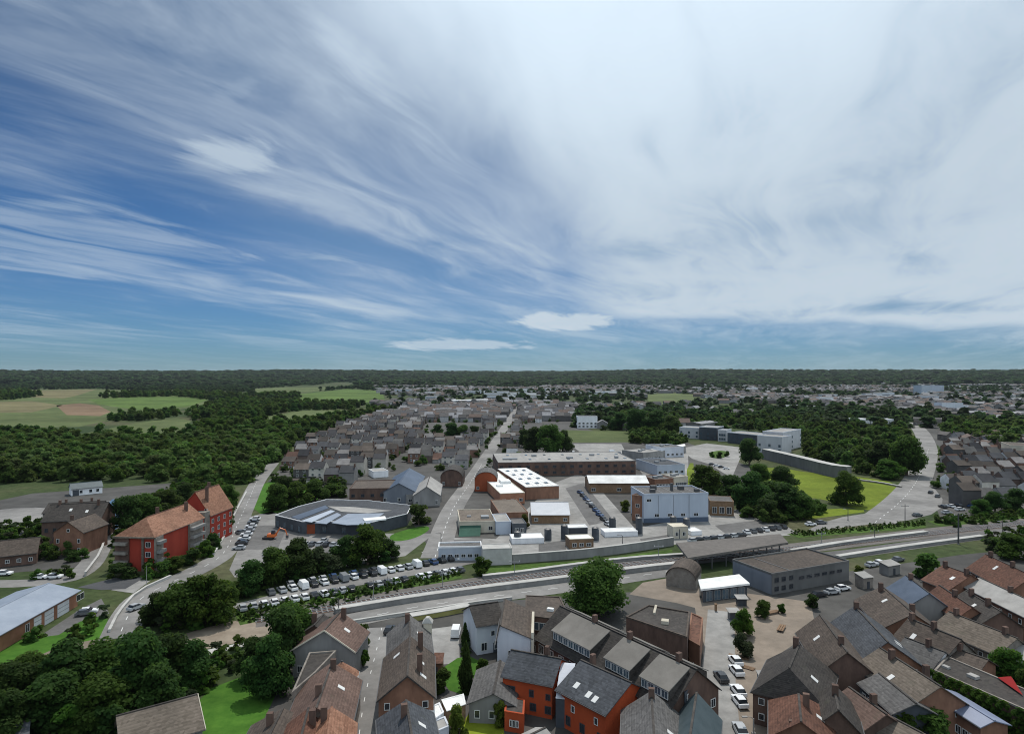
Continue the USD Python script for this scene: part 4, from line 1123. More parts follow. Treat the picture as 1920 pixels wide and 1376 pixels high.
for nm, lab, a, b, dep, h, wl, rfm in (
        ('white_house', 'white two storey house behind the hedge and green strip right of the long straight road', (1083, 803), (1120, 803), 16, 13, 'white', 'dbrown'),
        ('white_works', 'bright white flat building in the trees left of the right hand road, the left one', (1601, 799), (1632, 799), 18, 8, 'white', 'whiteroof'),
        ('white_works', 'bright white flat building in the trees nearest to the right hand road', (1650, 801), (1676, 801), 18, 9, 'white', 'whiteroof'),
        ('long_house', 'long grey house with brown roof in the distance right of the long straight road', (1070, 784), (1118, 784), 20, 9, 'greyren', 'brown'),
        ('grey_works', 'wide grey brown roofed works at the head of the right hand road', (1712, 797), (1766, 799), 26, 8, 'stone', 'greyroof'),
        ('far_offices', 'pale long office block far off in the trees at right, the larger one', (1766, 772), (1806, 772), 20, 14, 'bluewhite', 'greyroof'),
        ('far_offices', 'small pale office block far off at right, next to the larger one', (1812, 771), (1836, 771), 20, 9, 'white', 'greyroof'),
        ('far_glasshouse', 'long pale glasshouse far off left of the long straight road', (845, 757), (975, 753), 40, 6, 'bluewhite', 'whiteroof'),
        ('far_works', 'white works far off in the trees on the right, in a long line', (1462, 771), (1530, 772), 26, 9, 'white', 'lightroof'),
        ('far_tower', 'dark grey office slab far off on the right skyline', (1728, 740), (1770, 740), 40, 28, 'greyclad', 'greyroof'),
        ('edge_works', 'brown and white works at the right edge behind the dark roofs', (1894, 862), (1960, 865), 24, 10, 'cream', 'brown')):
    block(nm, lab, 'building', None, h, wl, rfm, .5, plan=rect(G(*a), G(*b), dep), win={0: W(5, [1.2] if h < 9 else [1.2, 4.6], 2.4, 1.9)})
pl = np.array([G(1224, 850, 5), G(1286, 836, 5), G(1284, 832, 5), G(1216, 843, 5)])
block('white_strip_shed', 'thin white roofed shed beside the pale turning circle', 'shed', None, 5, 'greyren', 'whiteroof', .2, plan=pl)
for a, b, dep, h, wl, rfm, lab in (
        ((1232, 892), (1284, 890), 30, 6, 'greyclad', 'slate', 'slate roofed works left of the pale turning circle'),
        ((1206, 866), (1240, 862), 20, 6, 'greyren', 'lightroof', 'pale roofed works behind the slate works near the narrow lane'),
        ((1240, 858), (1282, 856), 22, 7, 'bluewhite', 'greyroof', 'grey works between the slate works and the thin white shed'),
        ((1228, 918), (1262, 916), 14, 5, 'brick', 'greyroof', 'low brick works behind the grey clad hall, left one'),
        ((1264, 915), (1290, 913), 12, 5.5, 'cream', 'lightroof', 'low cream works behind the grey clad hall, right one')):
    T, wpl, rf = block('works', lab, 'works', None, h, wl, rfm, .4, plan=rect(G(*a), G(*b), dep), win={0: W(5, 1.2, 2, 1.6)})
    roof_boxes(T, rf, wpl, h, [(.3, .4, 2.4, 2, 1.2), (.7, .6, 3, 2, 1)])

# ---------------------------------------------------------------- houses along the bottom of the picture
def dormer(T, P, rf, L, s0, s1, side, half, ze, zr, t0=.86, roof='lightroof', cols=3, gl='bluglass'):
    """A long flat dormer in a roof slope; side +1 left of the ridge, -1 right."""
    k = (zr - ze) / half
    tf, tb = t0 * half, .12 * half
    zb, zt = zr - k * tf + .1, zr - k * tf + 2.1
    zt = min(zt, zr - .1)
    q = lambda s, t, z: P(s * L, side * t, z)
    c = [q(s0, tf, zb), q(s1, tf, zb), q(s1, tb, zr - k * tb - .3), q(s0, tb, zr - k * tb - .3)]
    d = [q(s0, tf, zt - .25), q(s1, tf, zt - .25), q(s1, tb, zr + .05), q(s0, tb, zr + .05)]
    if side < 0:
        pass
    else:
        c, d = [c[1], c[0], c[3], c[2]], [d[1], d[0], d[3], d[2]]
    D = T.part('dormer', MB().hexa(c, d), K['dbrown'], rf)
    o = .3
    e = [q(s0 - .004, tf + o, zt - .27), q(s1 + .004, tf + o, zt - .27), q(s1 + .004, tb - .1, zr + .06), q(s0 - .004, tb - .1, zr + .06)]
    if side > 0:
        e = [e[1], e[0], e[3], e[2]]
    T.part('dormer_roof', MB().hexa(e, np.array(e) + [0, 0, .16]), K[roof], rf)
    a, b = q(s0, tf, 0), q(s1, tf, 0)
    if side > 0:
        a, b = b, a
    ln = np.linalg.norm(b - a)
    ev = (b - a)[:2] / ln
    w = (ln - .3) / cols
    for i in range(cols):
        window(T, (*a[:2], 0), ev, np.array([ev[1], -ev[0]]), .15 + w * (i + .5), zb + .25, w - .12, zt - zb - .65, 'frame', gl, rf)


def bargeboards(T, P, rf, s, hl, hr, ze, zr, material='frame'):
    for t in (hl + .35, -(hr + .35)):
        zz = ze - (zr - ze) / (hl if t > 0 else hr) * .35
        T.part('bargeboard', MB().bar(P(s, 0, zr - .05), P(s, t, zz - .05), .12, .3), K[material], rf)


# left of the paved lane
T, P, rf = gpx('tiled_house', 'pinkish tiled house with a pale gable edge, topmost left of the paved lane', (609, 1181), (638, 1148), 6.5, 6.0, 9.5, 5.5, 'greyren', 'pinktile', win={'s': W(2, [1.0], 1.2, 1.4)}, chim=((.85, -1.2),), sky=((.5, -3),))
bargeboards(T, P, rf, -.42, 6.5, 6.0, 5.5, 9.5, 'cream')
T, P, rf = gpx('tiled_house', 'long pinkish brown tiled house beside the paved lane, second below the pale gable', (594, 1326), (622, 1244), 5.0, 5.0, 8.5, 5.2, 'stone', 'pinktile', chim=((.3, .5), (.9, -.5)), sky=((.6, -2.5),), win={'s': W(2, [1.0, 3.4], 1.0, 1.1)})
bargeboards(T, P, rf, -.42, 5, 5, 5.2, 8.5, 'brickd')
block('flat_roofed_house', 'dark flat roofed lean to house between the wood and the pinkish tiled roofs', 'house', None, 6.0, 'stone', 'dbrown', .35, plan=world([(548, 1300), (592, 1262), (630, 1222), (580, 1226)], 6.0), cope='stone')
T, P, rf = gpx('tiled_house', 'bright orange tiled house at the bottom edge beside the paved lane', (612, 1400), (622, 1328), 3.6, 3.6, 8.3, 5.6, 'brick', 'terracotta', chim=((.8, 1),), ridgecap='terracotta')
T, P, rf = gpx('tiled_house', 'brown roofed old house behind the bright orange one at the bottom edge', (560, 1400), (578, 1330), 4.0, 3.5, 8.0, 5.2, 'brickd', 'rust', chim=((.7, -1),))
T, P, rf = gpx('brick_house', 'low brown brick house with dark roof at the bottom edge against the wood', (500, 1390), (530, 1330), 4.5, 4.5, 6.5, 4.2, 'brick', 'brown', chim=((.6, 1),))
T, P, rf = gpx('tiled_house', 'narrow dark tiled house behind the pale gable, nearest to the brown road', (590, 1172), (606, 1153), 4.0, 4.0, 7.5, 5.0, 'brickd', 'dbrown', chim=((.5, 1),))
c = G(641, 1250, 7)
T = Thing('turret', 'small salmon red cone roofed turret beside the paved lane', 'turret', (*c, 0))
m = trimesh.creation.cylinder(2.6, 5.6, sections=14)
m.apply_translation((*c, 2.8))
T.part('wall', MB().tm(m), K['brick'])
m = trimesh.creation.cone(3.1, 2.4, sections=14)
m.apply_translation((*c, 5.62))
rf = T.part('roof', MB().tm(m), K['terracotta'])
m = trimesh.creation.icosphere(1, .2)
m.apply_translation((*c, 8.1))
T.part('finial', MB().tm(m), K['darkmetal'], rf)
T, P, rf = gpx('garage', 'brown roofed garage with a pale gable board on the lawn at the bottom edge', (222, 1342), (366, 1303), 3.0, 6.0, 5.6, 2.6, 'greyren', 'tan', 'garage', win={'e': W(1, 1.0, 1.0, 1.0)}, ridgecap='dbrown')
bargeboards(T, P, rf, np.linalg.norm(G(366, 1303, 5.6) - G(222, 1342, 5.6)) + .42, 3.0, 6.0, 2.6, 5.6, 'cream')
T, P, rf = gpx('shed', 'bluish grey roofed shed in the bottom left corner under the trees', (-30, 1372), (52, 1352), 4.5, 4.5, 4.8, 3.0, 'brickd', 'slate', 'shed', win={'e': W(1, .8, .8, 1.0)})

# right of the paved lane
T, P, rf = gpx('grey_house', 'grey slate house, topmost of the three ridges right of the paved lane', (769, 1193), (767, 1154), 4.2, 4.2, 9, 5.6, 'greyren', 'greyroof', win={'s': W(2, 1.0, 1.0, 1.2)}, chim=((.75, .4),), sky=((.4, -2),))
T, P, rf = gpx('brown_house', 'brown tiled house, middle of the three ridges right of the paved lane', (764, 1266), (769, 1194), 4.8, 4.4, 9.2, 5.4, 'brick', 'brown', win={'s': W(2, [1.0, 3.6], 1.0, 1.2), 'r': W(4, [1.0, 3.4], 1.1, 1.2)}, chim=((.3, -2), (.9, -2)), sky=((.25, -2.6), (.55, -2.2), (.75, 2.4)))
bargeboards(T, P, rf, -.42, 4.8, 4.4, 5.4, 9.2, 'dbrown')
T, P, rf = gpx('grey_house', 'grey slate house, lowest of the three ridges right of the paved lane', (774, 1392), (760, 1304), 4.2, 4.2, 9, 5.8, 'greyren', 'slate', hip=(0, 1.5), win={'e': W(2, 3.4, 1.0, 1.2)}, chim=((.6, .6),), sky=((.5, -2),))
# white outbuildings in the gardens
T, wpl, rf = block('garden_shed', 'brown garden shed with a bright white flat roof above the lime lawn', 'shed', None, 3, 'wood', 'whiteroof', .12, plan=world([(838, 1333), (873, 1320), (869, 1301), (828, 1312)], 3), cope='whiteroof', win={0: W(1, .9, 1.0, 1.0)})
T, wpl, rf = block('white_outbuilding', 'white flat roofed outbuilding against the lowest grey ridge, upper one', 'outbuilding', None, 3, 'white', 'whiteroof', .2, plan=world([(812, 1350), (832, 1336), (824, 1318), (802, 1328)], 3), win={0: W(1, .9, 1.0, 1.2)})
T, wpl, rf = block('white_outbuilding', 'small pale outbuilding at the bottom edge below the white flat roofed one', 'outbuilding', None, 2.6, 'bluewhite', 'lightroof', .2, plan=world([(818, 1372), (842, 1362), (834, 1344), (814, 1352)], 2.6))
c = G(802, 1232)
T = Thing('chimney_stack', 'pale stone stack with a sloping cap beside the middle brown ridge', 'chimney', (*c, 0))
T.part('shaft', MB().box((*c, 0), (1.6, 1.6, 7.6)), K['cream'])
T.part('cap', MB().hexa([(c[0] - 1.1, c[1] - 1, 7.6), (c[0] + 1.1, c[1] - 1, 7.6), (c[0] + 1.1, c[1] + 1, 7.6), (c[0] - 1.1, c[1] + 1, 7.6)], [(c[0] - .3, c[1] - .6, 8.6), (c[0] + .3, c[1] - .6, 8.6), (c[0] + .3, c[1] + .6, 8.6), (c[0] - .3, c[1] + .6, 8.6)]), K['pale'])

# white pair of houses
T, P, rf = gable('white_house', 'lower white house with brown roof below the grey road, left of the white pair', 'house', G(882, 1136, 9), G(931, 1129, 9), 5, 4.5, 6.3, 9, 'bluewhite', 'dbrown', win={'r': [W(2, 3.6, 1.0, 1.2, at=[3.6, 6.2]), W(2, .7, 1.4, 1.8)]})
door(T, P(0, -4.5, 0), (P(1, 0, 0) - P(0, 0, 0))[:2], -(P(0, 1, 0) - P(0, 0, 0))[:2], 4.2, 1.0, 2.1, 'darkclad')
T, P, rf = gpx('white_house', 'taller white house with brown slope and pale party wall, right of the pair', (938, 1172), (946, 1124), .6, 6.0, 10.6, 8.2, 'bluewhite', 'brown', hip=(0, 0), win={'s': [W(2, [4.6, 1.6], 1.0, 1.2, at=[2.6, 4.6])], 'r': W(3, [1, 4], 1.0, 1.3)})
T.part('party_wall', MB().hexa([P(-.3, -6.6, .01), P(11, -6.6, .01), P(11, -6.1, .01), P(-.3, -6.1, .01)], [P(-.3, -6.6, 9.4), P(11, -6.6, 9.4), P(11, -6.1, 9.4), P(-.3, -6.1, 9.4)]), K['cream'])

# the long terrace with flat dormers
R0, R1 = G(1304, 1254, 11.5), G(1052, 1137, 11.5)
L = np.linalg.norm(R1 - R0)
fac = [W(11, [.9], 1.5, 1.7, fr='frame'), W(11, [3.9], 1.5, 1.8, fr='frame')]
T, P, rf = gable('long_terrace', 'long brown mansard terrace with flat pale dormers behind the red houses', 'terrace', R0, R1, 6.5, 6.0, 6.6, 11.5, 'brickd', 'dbrown', win={'l': fac, 'r': W(10, [1, 3.8], 1.3, 1.5), 's': W(3, [1, 3.9], 1.2, 1.5)}, chim=((.1, 0), (.42, .3), (.7, 0)))
for s0, s1, cn in ((.02, .20, 4), (.27, .45, 4), (.56, .88, 7)):
    dormer(T, P, rf, L, s0, s1, 1, 6.5, 6.6, 11.5, roof='felt', cols=cn)
for s0, s1, cn in ((.05, .2, 3), (.30, .52, 4), (.60, .85, 5), (.88, .98, 2)):
    dormer(T, P, rf, L, s0, s1, -1, 6.0, 6.6, 11.5, roof='felt', cols=cn)
# flat block at its left end
T, wpl, rf = block('flat_roofed_house', 'brown flat roofed house with glazed upper floor, left end of the long terrace', 'house', None, 8.2, 'brickd', 'brown', .25, plan=world([(985, 1154), (1072, 1166), (1050, 1120), (986, 1117)], 8.2), cope='brown', win={0: [W(4, 5.5, 2.4, 1.7, gl='bluglass'), W(4, [.8, 3.1], 1.4, 1.4)]})
roof_boxes(T, rf, wpl, 8.2, [(.6, .35, 1.4, .9, .6)], 'whiteroof')
T, wpl, rf = block('glazed_penthouse', 'blue glass corner house at the near end of the long terrace', 'house', None, 8.5, 'darkclad', 'tan', .2, plan=world([(1284, 1300), (1314, 1268), (1300, 1244), (1262, 1262)], 8.5), win={0: W(3, [1.2, 4.2, 6.6], 1.4, 1.4, gl='bluglass', fr='frame'), 3: W(3, [4.2, 6.6], 1.4, 1.4, gl='bluglass')})
# flat brown block behind it, beside the square
T, wpl, rf = block('brown_flat_block', 'dark flat roofed brown block between the long terrace and the square', 'building', None, 7.5, 'brickd', 'dbrown', .35, plan=world([(1288, 1196), (1293, 1149), (1216, 1136), (1174, 1158)], 7.5), cope='brown')
roof_boxes(T, rf, wpl, 7.5, [(.8, .75, 5, .5, .4), (.3, .4, 1.5, 1.5, .7)], 'cream')
block('brown_flat_block', 'lower reddish brown brick block on the corner of the square beside the dark flat roof', 'building', None, 5, 'brick', 'rust', .3, plan=world([(1312, 1212), (1318, 1160), (1296, 1150), (1291, 1200)], 5))

# red houses
T, P, rf = gable('red_house', 'red house with dark grey roof, the left one of the two red houses', 'house', G(1050, 1235, 8.7), G(961, 1219, 8.7), 4.5, 5, 6.0, 8.7, 'redo', 'slate', win={'l': [W(1, 3.2, .9, 1.3, at=[5.5], fr='darkframe'), W(1, 3.2, .9, 1.1, at=[8.6], fr='darkframe'), W(2, .8, 1.2, 1.4, at=[5.8, 8.6], fr='darkframe'), W(1, 3.0, 1.6, 1.5, at=[1.6], fr='darkframe')]}, chim=((.3, -1),))
T, P, rf = gpx('red_house', 'red house with large dark grey roof, the right one of the two red houses', (1181, 1279), (1092, 1239), 6.2, 5, 9, 6, 'redo', 'slate', win={'l': [W(2, 3.4, .8, 1.2, at=[3.5, 8.6], fr='frame'), W(3, .8, 1.1, 1.6, at=[2.4, 5.6, 9.4], fr='darkframe')]}, chim=((.85, -1),), sky=((.75, 4.4), (.45, 4.9), (.3, 5.1)), over=.4)
T = Thing('link_roof', 'white blue curved link roof between the two red houses', 'roof', (*G(1066, 1285), 0))
A_, B_ = G(1042, 1309, 4.9), G(1070, 1311, 4.9)
dv = np.array([.2, 1.0]) / math.hypot(.2, 1) * 8
m = MB()
for k in range(8):
    z0, z1 = 4.9 + 2.5 * math.sin(k / 8 * 1.57), 4.9 + 2.5 * math.sin((k + 1) / 8 * 1.57)
    a0, a1, b0, b1 = A_ + dv * k / 8, A_ + dv * (k + 1) / 8, B_ + dv * k / 8, B_ + dv * (k + 1) / 8
    m.hexa([(*a0, z0), (*b0, z0), (*b1, z1), (*a1, z1)], [(*a0, z0 + .15), (*b0, z0 + .15), (*b1, z1 + .15), (*a1, z1 + .15)])
T.part('roof', m, K['bluewhite'])
T.part('wall', MB().prism([A_, B_, B_ + dv, A_ + dv], .01, 4.85), K['darkclad'])
T, P, rf = gpx('slate_house', 'slate house with a ridge running to the bottom edge, right of the red houses', (1228, 1400), (1221, 1298), 4.4, 4.4, 9, 5.8, 'brickd', 'greyroof', sky=((.45, -2.6),), chim=((.9, 0),), win={'r': W(3, [1, 3.6], 1.1, 1.3)})
T, P, rf = gpx('slate_house', 'dark pointed roofed house at the foot of the long terrace beside the street', (1293, 1385), (1306, 1300), 3.2, 3.6, 8.5, 5.0, 'brickd', 'tealroof', win={'r': W(3, [1, 3], 1.0, 1.2)})
T, wpl, rf = block('low_red_house', 'low red house with dark flat roof left of the two taller red houses', 'house', None, 3.2, 'redo', 'dbrown', .2, plan=world([(946, 1334), (982, 1340), (984, 1312), (950, 1306)], 3.2), win={0: W(2, .9, 1.2, 1.2)})
T, P, rf = gpx('grey_house', 'low grey house with a grey brown roof left of the red houses', (925, 1300), (938, 1240), 4.2, 3.6, 5.2, 3.4, 'greyren', 'greyroof', win={'s': W(3, .9, 1.0, 1.4), 'l': W(3, .9, 1.0, 1.3)})
T, P, rf = gpx('low_shed', 'low shed with a pale roof at the bottom edge under the left red house', (975, 1388), (1020, 1366), 2.0, 2.0, 3.2, 2.4, 'wood', 'lightroof', 'shed')

# the crowded roofs at the right, from the square to the bottom corner: near end and far end of each ridge
HC = 'house'
for nm, lab, a, b, hl, hr, zr, ze, wl, rfm, kw in (
        ('brown_house', 'large dark brown house at the near right corner of the square', (1476, 1262), (1500, 1205), 5.5, 6.0, 10, 5.6, 'brickd', 'dbrown', dict(chim=((.9, .5),), sky=((.4, -3.5),), win={'s': W(3, [1, 3.6], 1, 1.2), 'l': W(3, [1, 3.6], 1, 1.2)}, hip=(2, 1))),
        ('brown_house', 'grey brown house with a long slope behind the dark brown corner house', (1588, 1222), (1538, 1154), 4.5, 5.0, 9.5, 5.6, 'brickd', 'brown', dict(chim=((.2, 0),), win={'l': W(4, [1, 3.6], 1, 1.3)}, sky=((.6, 2.5),))),
        ('slate_house', 'house with a bright slate blue slope and a brown slope facing the square', (1664, 1203), (1603, 1138), 5.2, 6.0, 9.5, 5.4, 'brick', 'slate', dict(sky=((.3, -4), (.42, -4.6)), win={'s': W(3, [1, 3.6], 1, 1.2), 'l': W(4, [1, 3.6], 1, 1.3)}, chim=((.95, 0),))),
        ('brown_house', 'mossy brown roofed house behind the slate blue slope', (1712, 1150), (1655, 1100), 6, 5.5, 9, 5.4, 'brick', 'brown', dict(chim=((.1, -.5), (.9, 1)), sky=((.6, 2),), win={'l': W(4, 1, 1, 1.3)})),
        ('slate_house', 'dark slate house left of the rust red roofs and below the round bush', (1742, 1112), (1700, 1080), 4.5, 4.5, 8.8, 5.5, 'greyren', 'bluedark', dict(win={'s': W(2, 1, 1, 1.2)}, chim=((.8, 0),))),
        ('tiled_house', 'wide rust red tiled house right of the round bush', (1820, 1078), (1770, 1060), 6.5, 6.0, 8.5, 5.0, 'brick', 'rust', dict(chim=((.1, .4), (.9, .4)), win={'l': W(5, 1, 1, 1.3)}, sky=((.3, 3),))),
        ('tiled_house', 'long rust red tiled house near the right edge by the brown road', (1935, 1080), (1850, 1040), 5, 5.5, 9.5, 5.5, 'brick', 'rust', dict(chim=((.4, 0), (.9, 0)), win={'l': W(6, [1, 3.6], 1, 1.3)}, sky=((.6, 2),))),
        ('tiled_house', 'narrow rust walled house below the wide rust red one', (1822, 1138), (1762, 1098), 3.2, 4.0, 8.0, 5.2, 'brick', 'rust', dict(win={'l': W(4, [1, 3.2], 1, 1.2)}, chim=((.5, 0),))),
        ('brown_house', 'dark roofed house under the rust red roofs towards the right edge', (1876, 1146), (1812, 1108), 4.5, 4.5, 8.4, 5.2, 'brickd', 'dbrown', dict(chim=((.3, .3), (.8, .3)), sky=((.5, 2),))),
        ('long_grey_house', 'long pale grey roofed house with rust wall at the right edge', (1960, 1140), (1838, 1084), 4.5, 4.0, 7.5, 5.5, 'brick', 'lightroof', dict(win={'l': W(7, [1, 3.4], 1, 1.2)}, chim=((.5, 0),))),
        ('tan_house', 'long tan roofed house with a white end below the dark roofed one', (1905, 1196), (1782, 1148), 5.0, 4.0, 7.5, 4.8, 'stone', 'tan', dict(chim=((.15, 0), (.9, 0)), win={'l': W(7, [1, 3], 1, 1.1)})),
        ('brown_house', 'long brown roofed terrace house in the middle of the crowded roofs', (1800, 1198), (1706, 1160), 4.5, 4.2, 8.6, 5.2, 'stone', 'brown', dict(chim=((.5, 0), (.95, 0)), sky=((.7, 3),), win={'l': W(6, [1, 3.2], 1, 1.2)})),
        ('tan_house', 'long tan roofed house with brown brick front at the centre of the lower right', (1762, 1286), (1652, 1216), 5.2, 4.6, 8.6, 5.6, 'brick', 'tan', dict(chim=((.75, .5), (.3, -1)), sky=((.5, 3.4),), win={'l': W(9, [1, 3.4], 1, 1.3), 's': W(3, [1, 3.4], 1, 1.2)})),
        ('brown_house', 'dark fronted house with a pale grey ridge below the long tan roof', (1716, 1318), (1650, 1264), 3.6, 3.2, 6.8, 5.2, 'darkclad', 'greyroof', dict(win={'l': W(5, [.8, 2.8], 1.1, 1.4)})),
        ('tiled_house', 'pinkish tiled house with a row of dark windows at the bottom right', (1660, 1338), (1594, 1290), 3.8, 3.4, 6.8, 4.6, 'brickd', 'pinktile', dict(win={'l': W(7, [.6, 2.6], 1.0, 1.5, fr='darkframe')}, chim=((.4, -.5),))),
        ('rust_house', 'rust red hipped house at the bottom edge beside the square', (1502, 1352), (1496, 1288), 4.2, 4.8, 8.2, 5.2, 'brick', 'rust', dict(hip=(0, 2.5), chim=((.55, -1),), win={'s': W(3, [1, 3.2], 1, 1.2)}, sky=((.5, -3),))),
        ('rust_house', 'lower rust roofed house at the bottom edge below the hipped one', (1520, 1420), (1512, 1368), 5.5, 5, 6.0, 4, 'brickd', 'rust', dict(chim=((.9, 2),))),
        ('brown_house', 'dark narrow house between the rust hipped house and the pinkish one', (1572, 1330), (1562, 1282), 3.2, 3.2, 8.5, 5.4, 'brickd', 'dbrown', dict(chim=((.6, 0),))),
        ('tan_house', 'small pale tan house in the corner of the crowded roofs at bottom right', (1724, 1372), (1672, 1345), 3.2, 3.0, 5.6, 4.0, 'stone', 'tan', dict()),
        ('brown_house', 'brown house with white cheeks to the right of the slate blue slope', (1770, 1222), (1700, 1196), 3.6, 3.6, 6.8, 4.6, 'white', 'greyroof', dict(win={'l': W(4, 1, 1, 1.2)}, chim=((.4, 0),))),
        ('grey_house', 'low grey house between the tan roof and the hedged flat roof', (1850, 1236), (1780, 1212), 3.6, 3.4, 6.6, 4.8, 'brick', 'brown', dict(win={'l': W(4, 1, 1, 1.2)}, chim=((.7, 0),))),
        ('long_grey_house', 'pale metal roofed hall at the right edge above the bush', (1960, 1222), (1862, 1190), 3.6, 3.6, 6.0, 4.5, 'white', 'lightroof', dict()),
        ('blue_shed', 'long lilac blue metal roofed shed with a brown front at the bottom right', (1862, 1350), (1768, 1292), 2.2, 2.6, 5.2, 4.4, 'brick', 'lilac', dict(ridgecap='lilac', win={'l': W(6, .9, 1.2, 1.4)}))):
    T, P, rf = gpx(nm, lab, a, b, hl, hr, zr, ze, wl, rfm, HC, **kw)
T, wpl, rf = block('hedged_flat_building', 'large dark flat roofed building with a green planted edge at the bottom right', 'building', None, 5.5, 'brickd', 'dbrown', .3, plan=world([(1752, 1258), (1990, 1362), (1990, 1322), (1776, 1232)], 5.5), cope='stone')
roof_boxes(T, rf, wpl, 5.5, [(.06, .4, 1.2, .8, .4), (.3, .5, 1.6, 1.2, .5)], 'lightroof')
e = (wpl[1] - wpl[0]) / np.linalg.norm(wpl[1] - wpl[0])
n_ = np.array([e[1], -e[0]])
gm = MB()
gv, gf = SHRUB[0][0].arrays()
for k in range(26):
    for z in (1.2, 3.2, 5.0):
        q = wpl[0] + e * (k * 1.55 + rng.random()) + n_ * (.9 + .3 * rng.random())
        gm.add(gv * [2.6, 2.6, 2.4] + [q[0], q[1], z - .9], gf)
single('climbing_hedge', gm, K['leafb'], 'green climbing hedge along the front of the large dark flat roof', 'hedge')
T = Thing('red_boat_cover', 'red tapering tarpaulin beside the hedged flat roof at the right edge', 'tarpaulin', (*G(1888, 1290, 5.8), 0))
a, b, c_ = G(1870, 1272, 5.6), G(1918, 1306, 5.6), G(1900, 1276, 5.6)
T.part('cover', MB().add([(*a, 5.9), (*b, 5.9), (*c_, 5.9), (*((a + b + c_) / 3), 7.2)], [[0, 1, 3], [1, 2, 3], [2, 0, 3], [2, 1, 0]]), K['redpaint'])

# ---------------------------------------------------------------- vehicles
def car_class(name, paint, van=False):
    T = Thing(name, None, None, cls=True)
    m = flat(name + '_paint', paint, .25, .6)
    l, w = (4.9, 1.95) if van else (4.3, 1.78)
    prof = [(-l / 2, .32), (l / 2, .32), (l / 2, .70), (l / 2 - .12, .86)] + ([(l / 2 - .75, 1.0)] if van else [(l / 2 - 1.1, .98)]) + [(-l / 2 + .1, .98 if not van else 1.0), (-l / 2, .8)]
    b = trimesh.creation.extrude_polygon(Polygon(prof), w, engine='earcut')
    b.apply_transform(np.array([[1, 0, 0, 0], [0, 0, -1, w / 2], [0, 1, 0, 0], [0, 0, 0, 1.]]))
    body = T.part('body', MB().tm(b), m)
    x0, x1, h = (-l / 2 + .05, l / 2 - .8, 2.05) if van else (-l / 2 + .35, l / 2 - 1.2, 1.45)
    i = .12 if van else .2
    cab = [(x0, -w / 2 + .04, .985), (x1, -w / 2 + .04, .985), (x1, w / 2 - .04, .985), (x0, w / 2 - .04, .985)]
    top = [(x0 + (.05 if van else .45), -w / 2 + i, h), (x1 - (.5 if van else .65), -w / 2 + i, h), (x1 - (.5 if van else .65), w / 2 - i, h), (x0 + (.05 if van else .45), w / 2 - i, h)]
    T.part('cabin', MB().hexa(cab, top), K['glass'] if not van else m)
    T.part('roof', MB().hexa([np.array(p) + [0, 0, .005] for p in top], [np.array(p) * [.97, .97, 1] + [0, 0, .06] for p in top]), m)
    if van:
        c = np.array(cab[1:3] + top[1:3][::-1])
        T.part('windscreen', MB().add(c * .92 + c.mean(0) * .08 + [.03, 0, .03], [[0, 1, 2, 3]]), K['glass'])
    for x in (-l / 2 + .8, l / 2 - .85):
        for y in (-w / 2 + .08, w / 2 - .08):
            c = trimesh.creation.cylinder(.32, .2, sections=12)
            c.apply_transform(trimesh.transformations.rotation_matrix(np.pi / 2, [1, 0, 0]))
            c.apply_translation((x, y, .32))
            T.part('wheel', MB().tm(c), K['tyre'])
    for y in (-w / 2 + .28, w / 2 - .28):
        T.part('headlight', MB().box((l / 2 + .01, y, .6), (.03, .34, .14)), K['frame'])
    return T


CARS = {k: car_class(k + '_car_class', c) for k, c in dict(white=(.72, .72, .72), silver=(.38, .39, .40), black=(.02, .02, .022), grey=(.10, .105, .11), red=(.32, .03, .025), blue=(.035, .07, .16)).items()}
VANS = {k: car_class(k + '_van_class', c, True) for k, c in dict(white=(.75, .75, .75), grey=(.2, .21, .22), red=(.28, .05, .03)).items()}


def car(kind, px, py, heading, label, group=None, van=False, z=0.):
    x, y = G(px, py, z)
    return place(kind + ('_van' if van else '_car'), (VANS if van else CARS)[kind], (x, y, z + .06), heading, (1, 1, 1), label, 'van' if van else 'car', group)


ORD = ['first', 'second', 'third', 'fourth', 'fifth', 'sixth', 'seventh', 'eighth', 'ninth', 'tenth', 'eleventh', 'twelfth', 'thirteenth', 'fourteenth', 'fifteenth', 'sixteenth', 'seventeenth', 'eighteenth', 'nineteenth', 'twentieth']


def row(p0, p1, n, turn, kinds, label, group, van=(), skip=()):
    seen = {}
    a, b = G(*p0), G(*p1)
    d = math.atan2(*(b - a)[::-1]) + turn
    for i in range(n):
        if i in skip:
            continue
        q = a + (b - a) * i / (n - 1)
        k = kinds[int(rng.integers(0, len(kinds)))]
        is_v = i in van and k in VANS
        seen[k, is_v] = seen.get((k, is_v), -1) + 1
        place(k + ('_van' if is_v else '_car'), (VANS if is_v else CARS)[k], (*q, .06), d + rng.normal() * .03, (1, 1, 1), f'{ORD[seen[k, is_v]]} {k} {"van" if is_v else "car"} from left, {label}', 'van' if is_v else 'car', f'{k} {"vans" if is_v else "cars"} in {group}')


